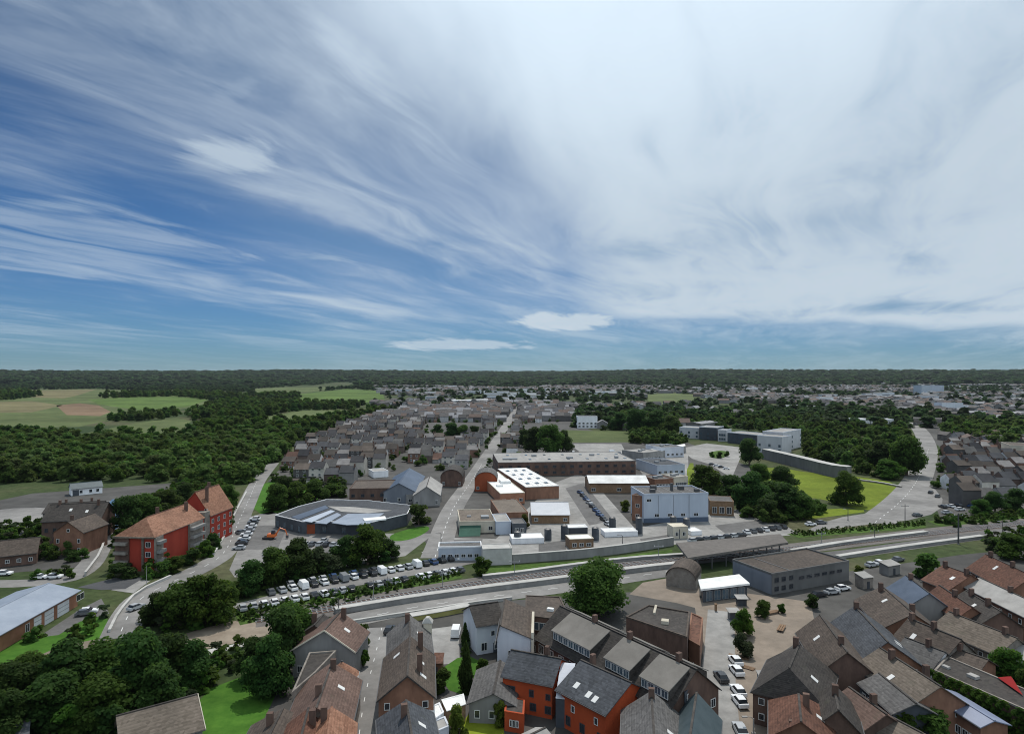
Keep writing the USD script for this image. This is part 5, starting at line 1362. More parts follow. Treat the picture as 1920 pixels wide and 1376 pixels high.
row((455, 1143), (862, 1071), 25, math.pi / 2, ['white', 'white', 'silver', 'white', 'black', 'white', 'grey'], 'the lower row of the long car park', 'the lower row of the long car park', skip=(12, 18))
row((508, 1113), (872, 1045), 22, math.pi / 2, ['black', 'white', 'grey', 'silver', 'black', 'blue', 'black', 'white', 'grey', 'black', 'white', 'red'], 'the upper row of the long car park', 'the upper row of the long car park', van=(3, 7, 11, 15, 19))
row((545, 1098), (700, 1072), 9, math.pi / 2, ['grey', 'black', 'silver', 'blue'], 'the short third car park row', 'the third row of the long car park')
for k, x, y, h, lab in (('black', 1352, 1274, 1.62, 'black car driving down the pale street beside the square'), ('white', 1381, 1262, 1.62, 'upper white car parked at the side of the square below the trees'), ('white', 1384, 1300, 1.62, 'lower white car parked at the side of the square below the trees'), ('white', 1379, 1243, 1.62, 'topmost white car of the four along the side of the square'), ('white', 1387, 1320, 1.62, 'lowest white car of the four along the side of the square'), ('white', 1332, 1350, 1.6, 'white car parked on the left of the street near the bottom edge'),
                        ('silver', 1388, 1374, 1.5, 'silver car cut by the bottom edge at the side of the square'), ('silver', 1560, 1113, .3, 'silver car in front of the flat roofed building, leftmost of three'), ('black', 1536, 1118, .3, 'black car standing in the shade in front of the flat roofed building'), ('white', 1580, 1106, .3, 'white car in front of the flat roofed building near its right end'),
                        ('silver', 1634, 1062, .42, 'silver car on the road side, first left of the round bush'), ('white', 1650, 1058, .42, 'white car on the road side, second left of the round bush'), ('grey', 1684, 1052, .42, 'dark grey car on the road side just left of the round bush'),
                        ('white', 75, 1085, .1, 'white car parked by the hedge at left, the left one of two'), ('white', 102, 1084, .1, 'white car parked by the hedge at left, the right one of two'), ('white', 8, 1078, .1, 'white car at the left edge beside the brick outbuilding'), ('grey', 160, 1153, .4, 'dark grey car by the bank right of the orange brick workshop'), ('white', 165, 1150, .4, 'white car beside the dark grey one by the bank near the workshop'),
                        ('silver', 255, 1142, 1.2, 'silver car on the edge of the winding road below the dark asphalt patch'), ('grey', 452, 1000, 1.2, 'dark grey car at the left edge of the shop car park'), ('black', 455, 1018, 1.2, 'black car at the left edge of the shop car park near the road'), ('white', 505, 1040, .2, 'white car in the shop car park below the orange digger'), ('silver', 608, 1016, 1.5, 'silver car in front of the angular shop'),
                        ('black', 1745, 925, .8, 'black car at the junction on the right by the dark roofs'), ('grey', 1758, 932, .8, 'grey car at the junction on the right, behind the black one'), ('white', 1800, 957, .2, 'white car on the verge at right below the dark roofs'), ('silver', 1775, 963, .2, 'silver car on the verge at right next to the white one'), ('blue', 1820, 950, .2, 'blue car on the verge at right under the trees'), ('grey', 1720, 968, .3, 'grey car beside the verge near the junction'),
                        ('white', 1520, 985, .2, 'white car on the apron left of the junction'), ('grey', 1540, 982, .2, 'grey car on the apron left of the junction'), ('black', 730, 1185, 1.5, 'dark car parked at the head of the paved lane')):
    car(k, x, y, h, lab)
car('white', 855, 1190, 1.55, 'white van parked in the small court left of the white houses', van=True)
car('white', 1075, 850, 1.5, 'white van on the goods yard behind the very long warehouse', van=True)
car('grey', 1160, 852, .2, 'grey van on the goods yard at its right end', van=True)
car('white', 1148, 848, .2, 'white van on the goods yard near its right end', van=True)
row((1088, 925), (1140, 985), 9, .35, ['blue', 'silver', 'black', 'grey'], 'the slanting line of the grey yard', 'the slanting line of the yard')
row((1400, 1000), (1468, 990), 7, 1.2, ['black', 'white', 'grey'], 'the line above the brown canopy', 'the line above the canopy')
row((1300, 1016), (1390, 1006), 8, .1, ['black', 'grey', 'silver'], 'the row behind the brown canopy', 'the row behind the canopy')

row((448, 1030), (478, 975), 8, 1.4, ['grey', 'black', 'white', 'silver'], 'the row at the left of the shop car park', 'the row left of the shop')
row((560, 1022), (640, 1024), 7, 1.5, ['black', 'white', 'grey', 'silver'], 'the row in front of the shop', 'the row in front of the shop')
row((1335, 872), (1362, 880), 4, 1.2, ['white', 'grey', 'black'], 'the pale turning circle', 'the turning circle')
row((1100, 852), (1150, 856), 6, 1.5, ['white', 'black', 'silver', 'grey'], 'the goods yard behind the very long warehouse', 'the goods yard')
row((1768, 952), (1850, 944), 7, 1.3, ['white', 'blue', 'black', 'silver'], 'the yard below the dark roofed rows at right', 'the yard at the right')

# orange digger in the shop car park
c = G(511, 1010)
T = Thing('digger', 'orange digger standing in the grey car park left of the angular shop', 'digger', (*c, 0))
for y in (-1.0, 1.0):
    m = trimesh.creation.capsule(3.0, .45)
    m.apply_transform(trimesh.transformations.rotation_matrix(np.pi / 2, [0, 1, 0]))
    m.apply_translation((c[0] - 1.5, c[1] + y, .47))
    T.part('track', MB().tm(m), K['tyre'])
op = flat('orange_paint', (.55, .12, .02), .4)
bd = T.part('body', MB().hexa([(c[0] - 1.7, c[1] - 1.2, .95), (c[0] + 1.3, c[1] - 1.2, .95), (c[0] + 1.3, c[1] + 1.2, .95), (c[0] - 1.7, c[1] + 1.2, .95)], [(c[0] - 1.6, c[1] - 1.1, 2.0), (c[0] + 1.2, c[1] - 1.1, 2.0), (c[0] + 1.2, c[1] + 1.1, 2.0), (c[0] - 1.6, c[1] + 1.1, 2.0)]), op)
T.part('cab', MB().hexa([(c[0] - .2, c[1] - 1.05, 2.01), (c[0] + 1.15, c[1] - 1.05, 2.01), (c[0] + 1.15, c[1] + .2, 2.01), (c[0] - .2, c[1] + .2, 2.01)], [(c[0] - .1, c[1] - .95, 3.2), (c[0] + .95, c[1] - .95, 3.2), (c[0] + .95, c[1] + .1, 3.2), (c[0] - .1, c[1] + .1, 3.2)]), K['glass'])
T.part('boom', MB().tube([(c[0] + 1.2, c[1] + .5, 1.8), (c[0] + 2.6, c[1] + .5, 3.9), (c[0] + 4.6, c[1] + .5, 3.2)], .28, .2), op)
T.part('arm', MB().tube([(c[0] + 4.5, c[1] + .5, 3.2), (c[0] + 5.2, c[1] + .5, 1.2)], .2, .16), op)
T.part('bucket', MB().box((c[0] + 5.2, c[1] + .5, .35), (.9, 1.0, .9), .2), K['darkmetal'])

# posts, masts, lamps, bins
def mast(name, px, base, top, label, cat, lamp=False, arm=False, r=.16, material='darkmetal'):
    c = G(px, base)
    h = (base - top) / F * c[1]
    T = Thing(name, label, cat, (*c, 0))
    T.part('pole', MB().tube([(*c, 0), (*c, h * .5), (*c, h)], r, r * .6, 8), K[material])
    T.part('foot', MB().box((*c, 0), (.6, .6, .35)), K['concrete'])
    if arm:
        T.part('cross_arm', MB().bar((c[0] - 1.6, c[1], h - .9), (c[0] + 1.6, c[1], h - .9), .14, .16), K[material])
        for d in (-1.4, 1.4):
            T.part('insulator', MB().box((c[0] + d, c[1], h - .73), (.14, .14, .35)), K['frame'])
    if lamp:
        T.part('arm', MB().tube([(c[0], c[1], h - .1), (c[0] - .5, c[1], h + .25), (c[0] - 1.3, c[1], h + .3)], .07, .05, 6), K[material])
        T.part('lamp_head', MB().box((c[0] - 1.5, c[1], h + .2), (.9, .35, .16)), K['lightroof'])


mast('mast', 1797, 1020, 962, 'tall dark mast with a cross arm beside the road at right, tallest of the masts', 'mast', arm=True, r=.3)
mast('mast', 1697, 980, 945, 'slim dark mast by the junction on the right', 'mast', arm=True)
mast('mast', 1640, 1012, 992, 'short dark mast on the pale edge below the grass verge', 'mast', arm=True)
mast('mast', 1852, 1010, 986, 'short dark mast near the right end of the pale edge', 'mast')
mast('mast', 1880, 1003, 978, 'slim mast near the right edge of the road', 'mast', lamp=True)
for i, (px, b, tp) in enumerate(((700, 1124, 1086), (830, 1100, 1066), (965, 1080, 1048), (1235, 1049, 1020), (1540, 1019, 996))):
    mast('catenary_mast', px, b, tp, f'slim grey railway mast beside the track, {["first", "second", "third", "fourth", "fifth"][i]} from the left', 'mast', arm=True, r=.12, material='metal')
mast('street_lamp', 635, 1150, 1122, 'dark street lamp at the left end of the long pale parapet', 'street lamp', lamp=True)
mast('street_lamp', 1413, 1376, 1346, 'pale street lamp on the square near the bottom edge', 'street lamp', lamp=True, material='lightroof')
mast('street_lamp', 827, 1025, 1000, 'street lamp at the foot of the long straight road', 'street lamp', lamp=True)
mast('street_lamp', 726, 1105, 1080, 'thin pole in the grass below the long car park', 'pole', r=.1)
mast('street_lamp', 1590, 976, 955, 'street lamp on the curve of the junction', 'street lamp', lamp=True)
mast('street_lamp', 1167, 1022, 1004, 'street lamp on the yard above the retaining wall', 'street lamp', lamp=True)
mast('leaning_pole', 275, 1100, 1060, 'pale pole beside the small car park below the red apartment block', 'pole', r=.1, material='lightroof')
for px, py, h, lab in ((1116, 1012, 4.5, 'dark square tank left of the long low white shed'), (1148, 994, 5, 'dark tank behind the left end of the long low white shed'), (1198, 1000, 6, 'tall dark tank at the right end of the long low white shed'), (1262, 992, 5, 'dark tank left of the small cream hut'), (1287, 996, 5, 'dark tank right of the small cream hut'), (1272, 1008, 3.5, 'short dark tank in front of the small cream hut'), (970, 1015, 3.5, 'dark tank on the yard left of the brown fronted hut'), (1027, 1012, 4, 'dark round topped tank between the white slab and the yard huts'), (1058, 1010, 5, 'dark tank close to the left side of the yard huts')):
    c = G(px, py)
    T = Thing('storage_tank', lab, 'tank', (*c, 0))
    m = trimesh.creation.cylinder(1.25, h, sections=12)
    m.apply_translation((*c, h / 2))
    T.part('body', MB().tm(m), K['darkclad'])
    m = trimesh.creation.cone(1.28, .5, sections=12)
    m.apply_translation((*c, h + .003))
    T.part('lid', MB().tm(m), K['darkmetal'])
    T.part('pipe', MB().tube([(c[0] + 1.35, c[1], .02), (c[0] + 1.35, c[1], h * .8), (c[0] + .8, c[1], h * .95)], .09, .09, 6), K['metal'])
for px, py, lab in ((1342, 1145, 'brown wooden post standing alone on the square'), ):
    c = G(px, py)
    T = Thing('wooden_post', lab, 'post', (*c, 0))
    T.part('post', MB().box((*c, 0), (.5, .5, 1.7)), K['wood'])
    T.part('cap', MB().box((*c, 1.703), (.7, .7, .14)), K['wood'])
for px, py, lab in ((1375, 1160, 'dark market stall box on the square beside the leafy trees'), (1390, 1134, 'small dark stall at the head of the square')):
    c = G(px, py)
    T = Thing('stall', lab, 'stall', (*c, 0))
    T.part('body', MB().box((*c, 0), (2.2, 1.8, 1.9)), K['darkclad'])
    T.part('roof', MB().hexa([(c[0] - 1.5, c[1] - 1.3, 1.95), (c[0] + 1.5, c[1] - 1.3, 1.95), (c[0] + 1.5, c[1] + 1.3, 2.3), (c[0] - 1.5, c[1] + 1.3, 2.3)], [(c[0] - 1.5, c[1] - 1.3, 2.03), (c[0] + 1.5, c[1] - 1.3, 2.03), (c[0] + 1.5, c[1] + 1.3, 2.38), (c[0] - 1.5, c[1] + 1.3, 2.38)]), K['lightroof'])
for px, py, a, lab in ((1448, 1150, .4, 'wooden bench on the square beside the small shrub'), (1465, 1180, 1.0, 'wooden bench near the middle of the square'), (1385, 1232, -.5, 'stack of brown planks on the square below the trees'), (1395, 1250, -.7, 'second stack of brown planks on the square, the lower one')):
    c = G(px, py)
    T = Thing('bench' if 'bench' in lab else 'plank_stack', lab, 'bench' if 'bench' in lab else 'planks', (*c, 0))
    ca, sa = math.cos(a), math.sin(a)
    for k in range(3):
        T.part('plank', MB().box((c[0] - sa * (k - 1) * .5, c[1] + ca * (k - 1) * .5, .45 if 'bench' in lab else .1 + .0), (4.2, .4, .12), a), K['wood'])
    for k in (-1, 1):
        T.part('leg', MB().box((c[0] + ca * k * 1.6, c[1] + sa * k * 1.6, .03), (.2, 1.2, .41 if 'bench' in lab else .06), a), K['darkmetal'])

# back yard sheds and lean-tos in the gaps between the near houses
for px, py, w_, d_, h_, a, wl, rfm, lab in (
        (655, 1300, 3.2, 2.6, 2.6, .1, 'brickd', 'lightroof', 'small pale roofed lean to at the edge of the paved lane below the turret'),
        (664, 1222, 2.6, 2.4, 2.4, .1, 'stone', 'greyroof', 'tiny grey shed in the gap above the turret'),
        (818, 1262, 2.6, 3.0, 2.6, 0, 'brick', 'rust', 'small red brick shed at the bottom of the small court'),
        (905, 1308, 3.0, 2.4, 2.4, .3, 'wood', 'dbrown', 'brown shed in the garden left of the low red house'),
        (1090, 1205, 3.4, 2.8, 2.8, -.9, 'brickd', 'greyroof', 'grey lean to in the yard between the long terrace and the red houses'),
        (1130, 1228, 3.2, 2.6, 2.6, -.9, 'stone', 'lightroof', 'pale lean to in the yard behind the right red house'),
        (1440, 1300, 3.0, 3.0, 2.8, 0, 'greyren', 'lightroof', 'small grey kiosk at the wall of the dark corner house'),
        (1610, 1250, 3.6, 3.0, 3.0, -.8, 'white', 'lightroof', 'white lean to behind the long tan roof'),
        (1690, 1205, 3.2, 3.0, 3.2, -.8, 'bluewhite', 'lightroof', 'pale lean to between the brown terrace and the white cheeked house'),
        (1745, 1165, 3.4, 2.6, 3.0, -.8, 'greyren', 'greyroof', 'grey lean to behind the brown terrace in the crowded roofs'),
        (1660, 1190, 3.0, 2.6, 3.4, -.8, 'white', 'whiteroof', 'bright white lean to against the slate blue slope'),
        (1835, 1228, 3.4, 3.0, 3.0, -.6, 'white', 'lightroof', 'white lean to at the far side of the hedged flat roof'),
        (1845, 1165, 3.4, 3.0, 3.0, -.6, 'brick', 'rust', 'small rust roofed shed below the dark roofed house'),
        (1620, 1100, 3.4, 3.0, 3.0, .3, 'stone', 'lightroof', 'stone shed right of the flat roofed building'),
        (1668, 1075, 5.0, 3.0, 2.8, .4, 'greyren', 'lightroof', 'pale garage by the parked cars left of the round bush'),
        (1580, 1342, 3.0, 2.4, 2.6, -.6, 'white', 'greyroof', 'small white shed left of the pinkish tiled house')):
    c = G(px, py)
    T = Thing('lean_to', lab, 'shed', (*c, 0))
    ca, sa = math.cos(a), math.sin(a)
    q = [(c[0] + ca * i * w_ / 2 - sa * j * d_ / 2, c[1] + sa * i * w_ / 2 + ca * j * d_ / 2) for i, j in ((-1, -1), (1, -1), (1, 1), (-1, 1))]
    T.part('wall', MB().hexa([(*k, .01) for k in q], [(*q[0], h_), (*q[1], h_), (*q[2], h_ + .7), (*q[3], h_ + .7)]), K[wl])
    q2 = [np.array(c) + (np.array(k) - c) * 1.12 for k in q]
    T.part('roof', MB().hexa([(*q2[0], h_ + .01), (*q2[1], h_ + .01), (*q2[2], h_ + .75), (*q2[3], h_ + .75)], [(*q2[0], h_ + .15), (*q2[1], h_ + .15), (*q2[2], h_ + .89), (*q2[3], h_ + .89)]), K[rfm])
    e = np.array([ca, sa])
    door(T, (*q[0], 0), e, np.array([e[1], -e[0]]), w_ / 2, .9, 2.0, 'darkclad')

# ---------------------------------------------------------------- trees one can tell apart
TONE = {'dark': 'dark green', 'mid': 'green', 'bright': 'bright green', 'grey': 'greyish green', 'bush': 'green', 'bushd': 'dark green'}


def grove(spec, where, group):
    ws = sorted(s[4] for s in spec)
    for i, (k, px, b, tp, w) in enumerate(sorted(spec, key=lambda s: s[1])):
        size = 'largest' if w == ws[-1] and ws.count(w) == 1 else 'smallest' if w == ws[0] and ws.count(w) == 1 else ''
        what = 'bush' if 'bush' in k else 'tree'
        tree(k, px, b, tp, w, f'{TONE[k]} {what}, {ORD[i]} from the left{" and " + size if size else ""} {where}', group)


grove((('dark', 30, 1345, 1240, 125), ('dark', 118, 1335, 1205, 155), ('mid', 188, 1305, 1195, 125), ('dark', 250, 1335, 1185, 150), ('dark', 312, 1292, 1192, 110), ('dark', 358, 1285, 1198, 100), ('dark', 90, 1376, 1265, 150), ('mid', 195, 1370, 1260, 150), ('dark', 10, 1410, 1290, 130), ('dark', 298, 1350, 1240, 120), ('mid', 60, 1300, 1222, 90)),
      'in the dense wood at bottom left', 'trees of the dense wood at the bottom left')
grove((('dark', 525, 1262, 1140, 115), ('mid', 558, 1225, 1132, 85), ('dark', 500, 1300, 1190, 105), ('dark', 470, 1270, 1195, 70), ('mid', 545, 1190, 1130, 70)),
      'against the tiled houses', 'trees between the wood and the tiled houses')
grove((('dark', 300, 1172, 1108, 75), ('mid', 338, 1176, 1088, 110), ('bright', 388, 1168, 1068, 110), ('mid', 420, 1150, 1088, 70)),
      'in the bend of the winding road', 'trees of the round clump in the bend of the winding road')
grove((('dark', 470, 1112, 1048, 75), ('mid', 512, 1096, 1022, 80), ('dark', 556, 1082, 1010, 90), ('grey', 605, 1070, 1020, 75), ('dark', 645, 1062, 1004, 65), ('bright', 690, 1058, 984, 85), ('dark', 728, 1048, 1010, 55)),
      'behind the long car park', 'trees behind the long car park')
tree('big', 1122, 1152, 1044, 152, 'large round dense tree beside the brown road above the long terrace')
tree('round', 1588, 946, 882, 64, 'single round tree standing on the yellow green lawn')
grove((('bush', 1334, 857, 846, 14), ('bushd', 1350, 859, 846, 16), ('bush', 1364, 856, 845, 14)), 'in the turning circle bed', 'bushes in the round bed')
tree('bright', 1326, 926, 868, 74, 'bright green tree below the pale turning circle')
grove((('dark', 1368, 940, 890, 64), ('dark', 1405, 955, 884, 84), ('mid', 1442, 945, 900, 80), ('dark', 1478, 968, 905, 95), ('mid', 1505, 972, 925, 60), ('dark', 1468, 918, 874, 62), ('mid', 1422, 905, 868, 50), ('dark', 1405, 872, 822, 52), ('dark', 1440, 975, 935, 60)),
      'left of the yellow green lawn', 'dark trees between the turning circle and the yellow green lawn')
tree('cone', 873, 1296, 1203, 38, 'tall dark columnar tree in the garden right of the small court')
tree('cone', 872, 1212, 1166, 22, 'small columnar conifer beside the lower white house')
tree('bright', 1393, 1192, 1136, 44, 'bright leafy tree on the square, the upper one of the pair')
tree('grey', 1396, 1228, 1184, 46, 'greyish green tree on the square, the lower one of the pair')
tree('mid', 1432, 1158, 1124, 36, 'small bushy tree on the square below the flat roofed building')
tree('bush', 1465, 1150, 1130, 20, 'small shrub on the square near the wooden bench')
tree('bush', 1740, 1086, 1038, 62, 'round dense bush beside the road above the rust red roofs')
tree('lime', 1612, 1082, 1058, 24, 'yellow green shrub at the right end of the flat roofed building')
tree('bushd', 1525, 1140, 1112, 34, 'dark shrub at the upper corner of the square by the crowded roofs')
tree('mid', 1700, 892, 812, 72, 'tall tree left of the right hand road below its bend, right one of two')
tree('dark', 1655, 880, 826, 70, 'tree left of the right hand road below its bend, left one of two')
tree('bright', 1668, 897, 862, 60, 'bright low tree below the two trees left of the right hand road')
grove((('dark', 1866, 960, 922, 50), ('dark', 1905, 958, 915, 60), ('mid', 1838, 966, 935, 40)),
      'on the verge at the right edge', 'trees along the verge at the right edge')
tree('bright', 1900, 1046, 1000, 70, 'bright green bush at the right edge beside the brown road')
tree('bush', 1870, 1030, 1008, 40, 'low green bush left of the bright one at the right edge')
tree('bush', 1680, 1392, 1328, 96, 'green bush at the bottom edge below the pinkish house, left one of two')
tree('bush', 1744, 1394, 1332, 90, 'green bush at the bottom edge, right one of two')
tree('bright', 1892, 1290, 1214, 80, 'green tree at the right edge behind the hedged flat roof')
tree('mid', 1935, 1330, 1250, 70, 'tree cut by the right edge behind the hedged flat roof')
grove((('dark', 236, 1000, 930, 70), ('mid', 272, 985, 925, 75), ('mid', 308, 968, 915, 70), ('dark', 345, 950, 905, 60), ('mid', 425, 960, 905, 50), ('dark', 425, 1000, 950, 40)),
      'behind the red apartment block', 'trees beside the red apartment block')
tree('bushd', 226, 1084, 1055, 56, 'dark bush at the front corner of the red apartment block')
grove((('bush', 305, 1078, 1052, 40), ('bush', 332, 1070, 1042, 40), ('bushd', 360, 1058, 1028, 40), ('bush', 385, 1042, 1010, 38), ('bushd', 400, 1028, 998, 30)),
      'along the red apartment block', 'bushes along the red apartment block')
tree('bush', 130, 1084, 1064, 22, 'round yellow green bush beside the two white cars at left')
tree('lime', 858, 1390, 1318, 46, 'lime green bush at the bottom edge on the lime lawn, left one', name='bush')
tree('lime', 935, 1360, 1310, 34, 'lime green bush under the left red house')
tree('bush', 832, 1290, 1252, 40, 'green shrub in the garden left of the tall columnar tree')
tree('bush', 905, 1262, 1232, 30, 'green shrub in the garden right of the tall columnar tree')
tree('bush', 680, 1215, 1170, 34, 'green bush in the gap between the pinkish roof and the paved lane')
tree('bush', 683, 1250, 1218, 26, 'second green bush in the gap beside the paved lane, the lower one')
tree('bush', 785, 984, 946, 52, 'round dark bush in front of the angular shop at the long straight road')
tree('lime', 985, 990, 962, 22, 'lime green bush by the dark flat roofed kiosk')
tree('lime', 1170, 958, 936, 26, 'lime green bush left of the brick annex')
tree('bush', 905, 1076, 1042, 44, 'yellow green bush at the left end of the long retaining wall')
tree('bush', 1402, 970, 950, 34, 'bright low bush on the apron right of the brown timber annex')
grove((('dark', 1000, 848, 800, 50), ('mid', 1030, 852, 792, 62), ('dark', 1055, 846, 806, 44), ('dark', 985, 838, 805, 36)),
      'right of the long straight road', 'trees right of the long straight road')
grove((('dark', 1165, 806, 772, 50), ('dark', 1195, 812, 766, 62), ('dark', 1228, 814, 768, 62), ('mid', 1258, 818, 776, 50), ('dark', 1140, 802, 780, 36)),
      'behind the green strip', 'dark trees behind the green strip')
grove((('dark', 820, 826, 795, 36), ('dark', 845, 828, 792, 40), ('mid', 868, 828, 796, 36), ('dark', 890, 822, 798, 30)),
      'among the packed rows of houses', 'trees inside the packed rows')
grove((('mid', 520, 955, 905, 60), ('bright', 556, 948, 900, 60), ('mid', 590, 940, 896, 55), ('bright', 622, 930, 905, 50), ('dark', 535, 930, 892, 50)),
      'in the thicket left of the angular shop', 'shrubs and trees left of the angular shop')

# ---------------------------------------------------------------- rows of town houses
def terrace_class(name, w, d, ze, zr, floors, ext, seed):
    r = np.random.default_rng(seed)
    T = Thing(name, None, None, cls=True)
    wl = MB().hexa([(0, 0, 0), (w, 0, 0), (w, d, 0), (0, d, 0)], [(0, 0, ze), (w, 0, ze), (w, d, ze), (0, d, ze)])
    wl.add([(0, 0, ze - .02), (w, 0, ze - .02), (w, d, ze - .02), (0, d, ze - .02), (0, d / 2, zr - .02), (w, d / 2, zr - .02)], [[0, 4, 3], [1, 2, 5]])
    wl.add([(0, 0, ze - .02), (w, 0, ze - .02), (w, d, ze - .02), (0, d, ze - .02), (0, d / 2, zr - .02), (w, d / 2, zr - .02)], [[0, 1, 5, 4], [2, 3, 4, 5]])
    T.part('wall', wl, K['townwall'])
    m = MB()
    k = (zr - ze) / (d / 2)
    slab(m, (0.02, -.35, ze - .35 * k), (w - .02, -.35, ze - .35 * k), (w - .02, d / 2, zr), (0.02, d / 2, zr), .15)
    slab(m, (w - .02, d + .35, ze - .35 * k), (0.02, d + .35, ze - .35 * k), (0.02, d / 2, zr), (w - .02, d / 2, zr), .15)
    rf = T.part('roof', m, K['townroof'])
    T.part('chimney', MB().box((.5, d / 2 + .8, zr - 1), (.7, 1.2, 2.3)), K['brickd'], rf)
    if ext:
        e = T.part('rear_wing', MB().hexa([(.3, -ext, 0), (w * .5, -ext, 0), (w * .5, -.02, 0), (.3, -.02, 0)], [(.3, -ext, 2.6), (w * .5, -ext, 2.6), (w * .5, -.02, 3.3), (.3, -.02, 3.3)]), K['townwall'])
        T.part('wing_roof', MB().hexa([(.15, -ext - .2, 2.62), (w * .5 + .15, -ext - .2, 2.62), (w * .5 + .15, -.03, 3.4), (.15, -.03, 3.4)], [(.15, -ext - .2, 2.78), (w * .5 + .15, -ext - .2, 2.78), (w * .5 + .15, -.03, 3.56), (.15, -.03, 3.56)]), K['townroof'], e)
    for f in range(floors):
        for x in ((w * .72,) if (f == 0 and ext) else (w * .27, w * .72)):
            window(T, (0, 0, 0), np.array([1., 0]), np.array([0, -1.]), x, .9 + 2.7 * f, 1.3, 1.45)
    door(T, (0, 0, 0), np.array([1., 0]), np.array([0, -1.]), w * .5 + .1, .95, 2.05, 'white', handle=False)
    return T


TER = []
for sd, (rn, rc, wn, wc) in enumerate((('dark brown', (.060, .050, .043), 'brick', (.15, .085, .06)), ('slate grey', (.058, .06, .066), 'grey', (.25, .24, .23)), ('grey', (.11, .105, .10), 'brown', (.12, .09, .075)), ('black', (.036, .036, .04), 'cream', (.42, .39, .34)),
                                       ('reddish', (.12, .065, .048), 'grey', (.25, .24, .23)), ('dark brown', (.060, .050, .043), 'white', (.55, .54, .53)), ('slate grey', (.058, .06, .066), 'dark brick', (.09, .062, .052)), ('pale grey', (.19, .18, .175), 'brick', (.15, .085, .06)),
                                       ('black', (.036, .036, .04), 'brown', (.12, .09, .075)), ('brown', (.085, .068, .056), 'dark', (.07, .066, .064)))):
    K['townroof'] = pm('roof_tone_%d' % sd, tuple(c * .8 for c in rc), tuple(c * 1.2 for c in rc), .5, rnd=.2)
    K['townwall'] = pm('wall_tone_%d' % sd, tuple(c * .8 for c in wc), tuple(c * 1.15 for c in wc), .5, rnd=.15)
    d, ze, zr, fl, ext = [(8.5, 5.4, 8.2, 2, 4), (9, 5.9, 8.6, 2, 0), (8, 5.1, 8.6, 2, 3), (9.5, 7.6, 10.2, 3, 5), (8.5, 3.4, 6.4, 1, 2.5), (8.5, 5.6, 8.4, 2, 0)][sd % 6]
    TER.append((terrace_class('terrace_class', 8.4, d, ze, zr, fl, ext, sd), rn, wn))
K['townroof'], K['townwall'] = K['farroof'], K['farwall']
for px, n in (([(796, 828), (905, 826), (900, 792), (805, 792)], 0), ([(975, 855), (1068, 855), (1068, 790), (985, 795)], 0), ([(640, 948), (880, 948), (900, 900), (745, 868), (735, 890), (650, 912)], 0), ([(470, 960), (650, 945), (630, 915), (560, 915), (480, 895)], 0)):
    keepout.append(Polygon(world(px)))
KO = shapely.union_all(keepout)
shapely.prepare(KO)
rows_ = []


def fill(px, y0, y1, step, tilt, limit, block_n, jitter):
    P = Polygon(world(px))
    shapely.prepare(P)
    out = []
    y = y0
    while y < y1:
        x0, x1 = P.bounds[0], P.bounds[2]
        x = x0 + rng.random() * 6
        k = 0
        while x < x1:
            q = np.array([x, y + tilt * (x - x0) + rng.normal() * jitter])
            c = q + [4.2, 4.5]
            if P.contains(shapely.Point(c)) and not KO.intersects(shapely.box(q[0], q[1] - 3, q[0] + 8.4, q[1] + 9)):
                out.append(q)
            x += 8.4
            k += 1
            if k % block_n == 0:
                x += 5 + 6 * rng.random()
        y += step * (.9 + .2 * rng.random())
    return out


t1 = fill([(520, 908), (548, 858), (600, 825), (655, 798), (740, 775), (955, 775), (925, 820), (895, 858), (862, 892), (740, 908)], 352, 930, 27, .02, 0, 6, .4)
t4 = fill([(1752, 928), (1755, 870), (1768, 838), (1800, 828), (2010, 840), (2010, 958), (1775, 945)], 292, 640, 24, -.10, 0, 5, .6)
t2 = fill([(935, 852), (955, 805), (975, 775), (1075, 770), (1080, 800), (985, 852)], 480, 930, 28, .0, 0, 5, .5)
cand = [(q, 'left of straight road', 0) for q in t1] + [(q, 'beyond right hand road', 1) for q in t4] + [(q, 'right of straight road', 2) for q in t2]
cand.sort(key=lambda c: c[0][1])
rest = [c[0] for c in cand[296:]]
STREETS = {0: (352, 27), 1: (292, 24), 2: (480, 28)}
todo, alike = [], {}
for q, where, k in cand[:296]:
    c, rn, wn = TER[int(rng.integers(0, len(TER)))]
    rown = ORD[min(19, max(0, int((q[1] - STREETS[k][0] + 8) / STREETS[k][1])))]
    key = (f'{rn} roofed {wn} walled house', f'{rown} row {where}')
    alike.setdefault(key, []).append(q[0])
    todo.append((q, c, key, rng.random() < .4, .9 + .25 * rng.random()))
for q, c, key, flip, s in todo:
    same = sorted(alike[key])
    label = f'{key[0]}, {key[1]}' if len(same) == 1 else f'{ORD[same.index(q[0])]} {key[0]} from left, {key[1]}'
    place('terraced_house', c, (q[0] + (8.4 if flip else 0), q[1] + (8.5 if flip else 0), 0), math.pi if flip else 0, (1, 1, s), label, 'house', f'houses of the {key[1]}')


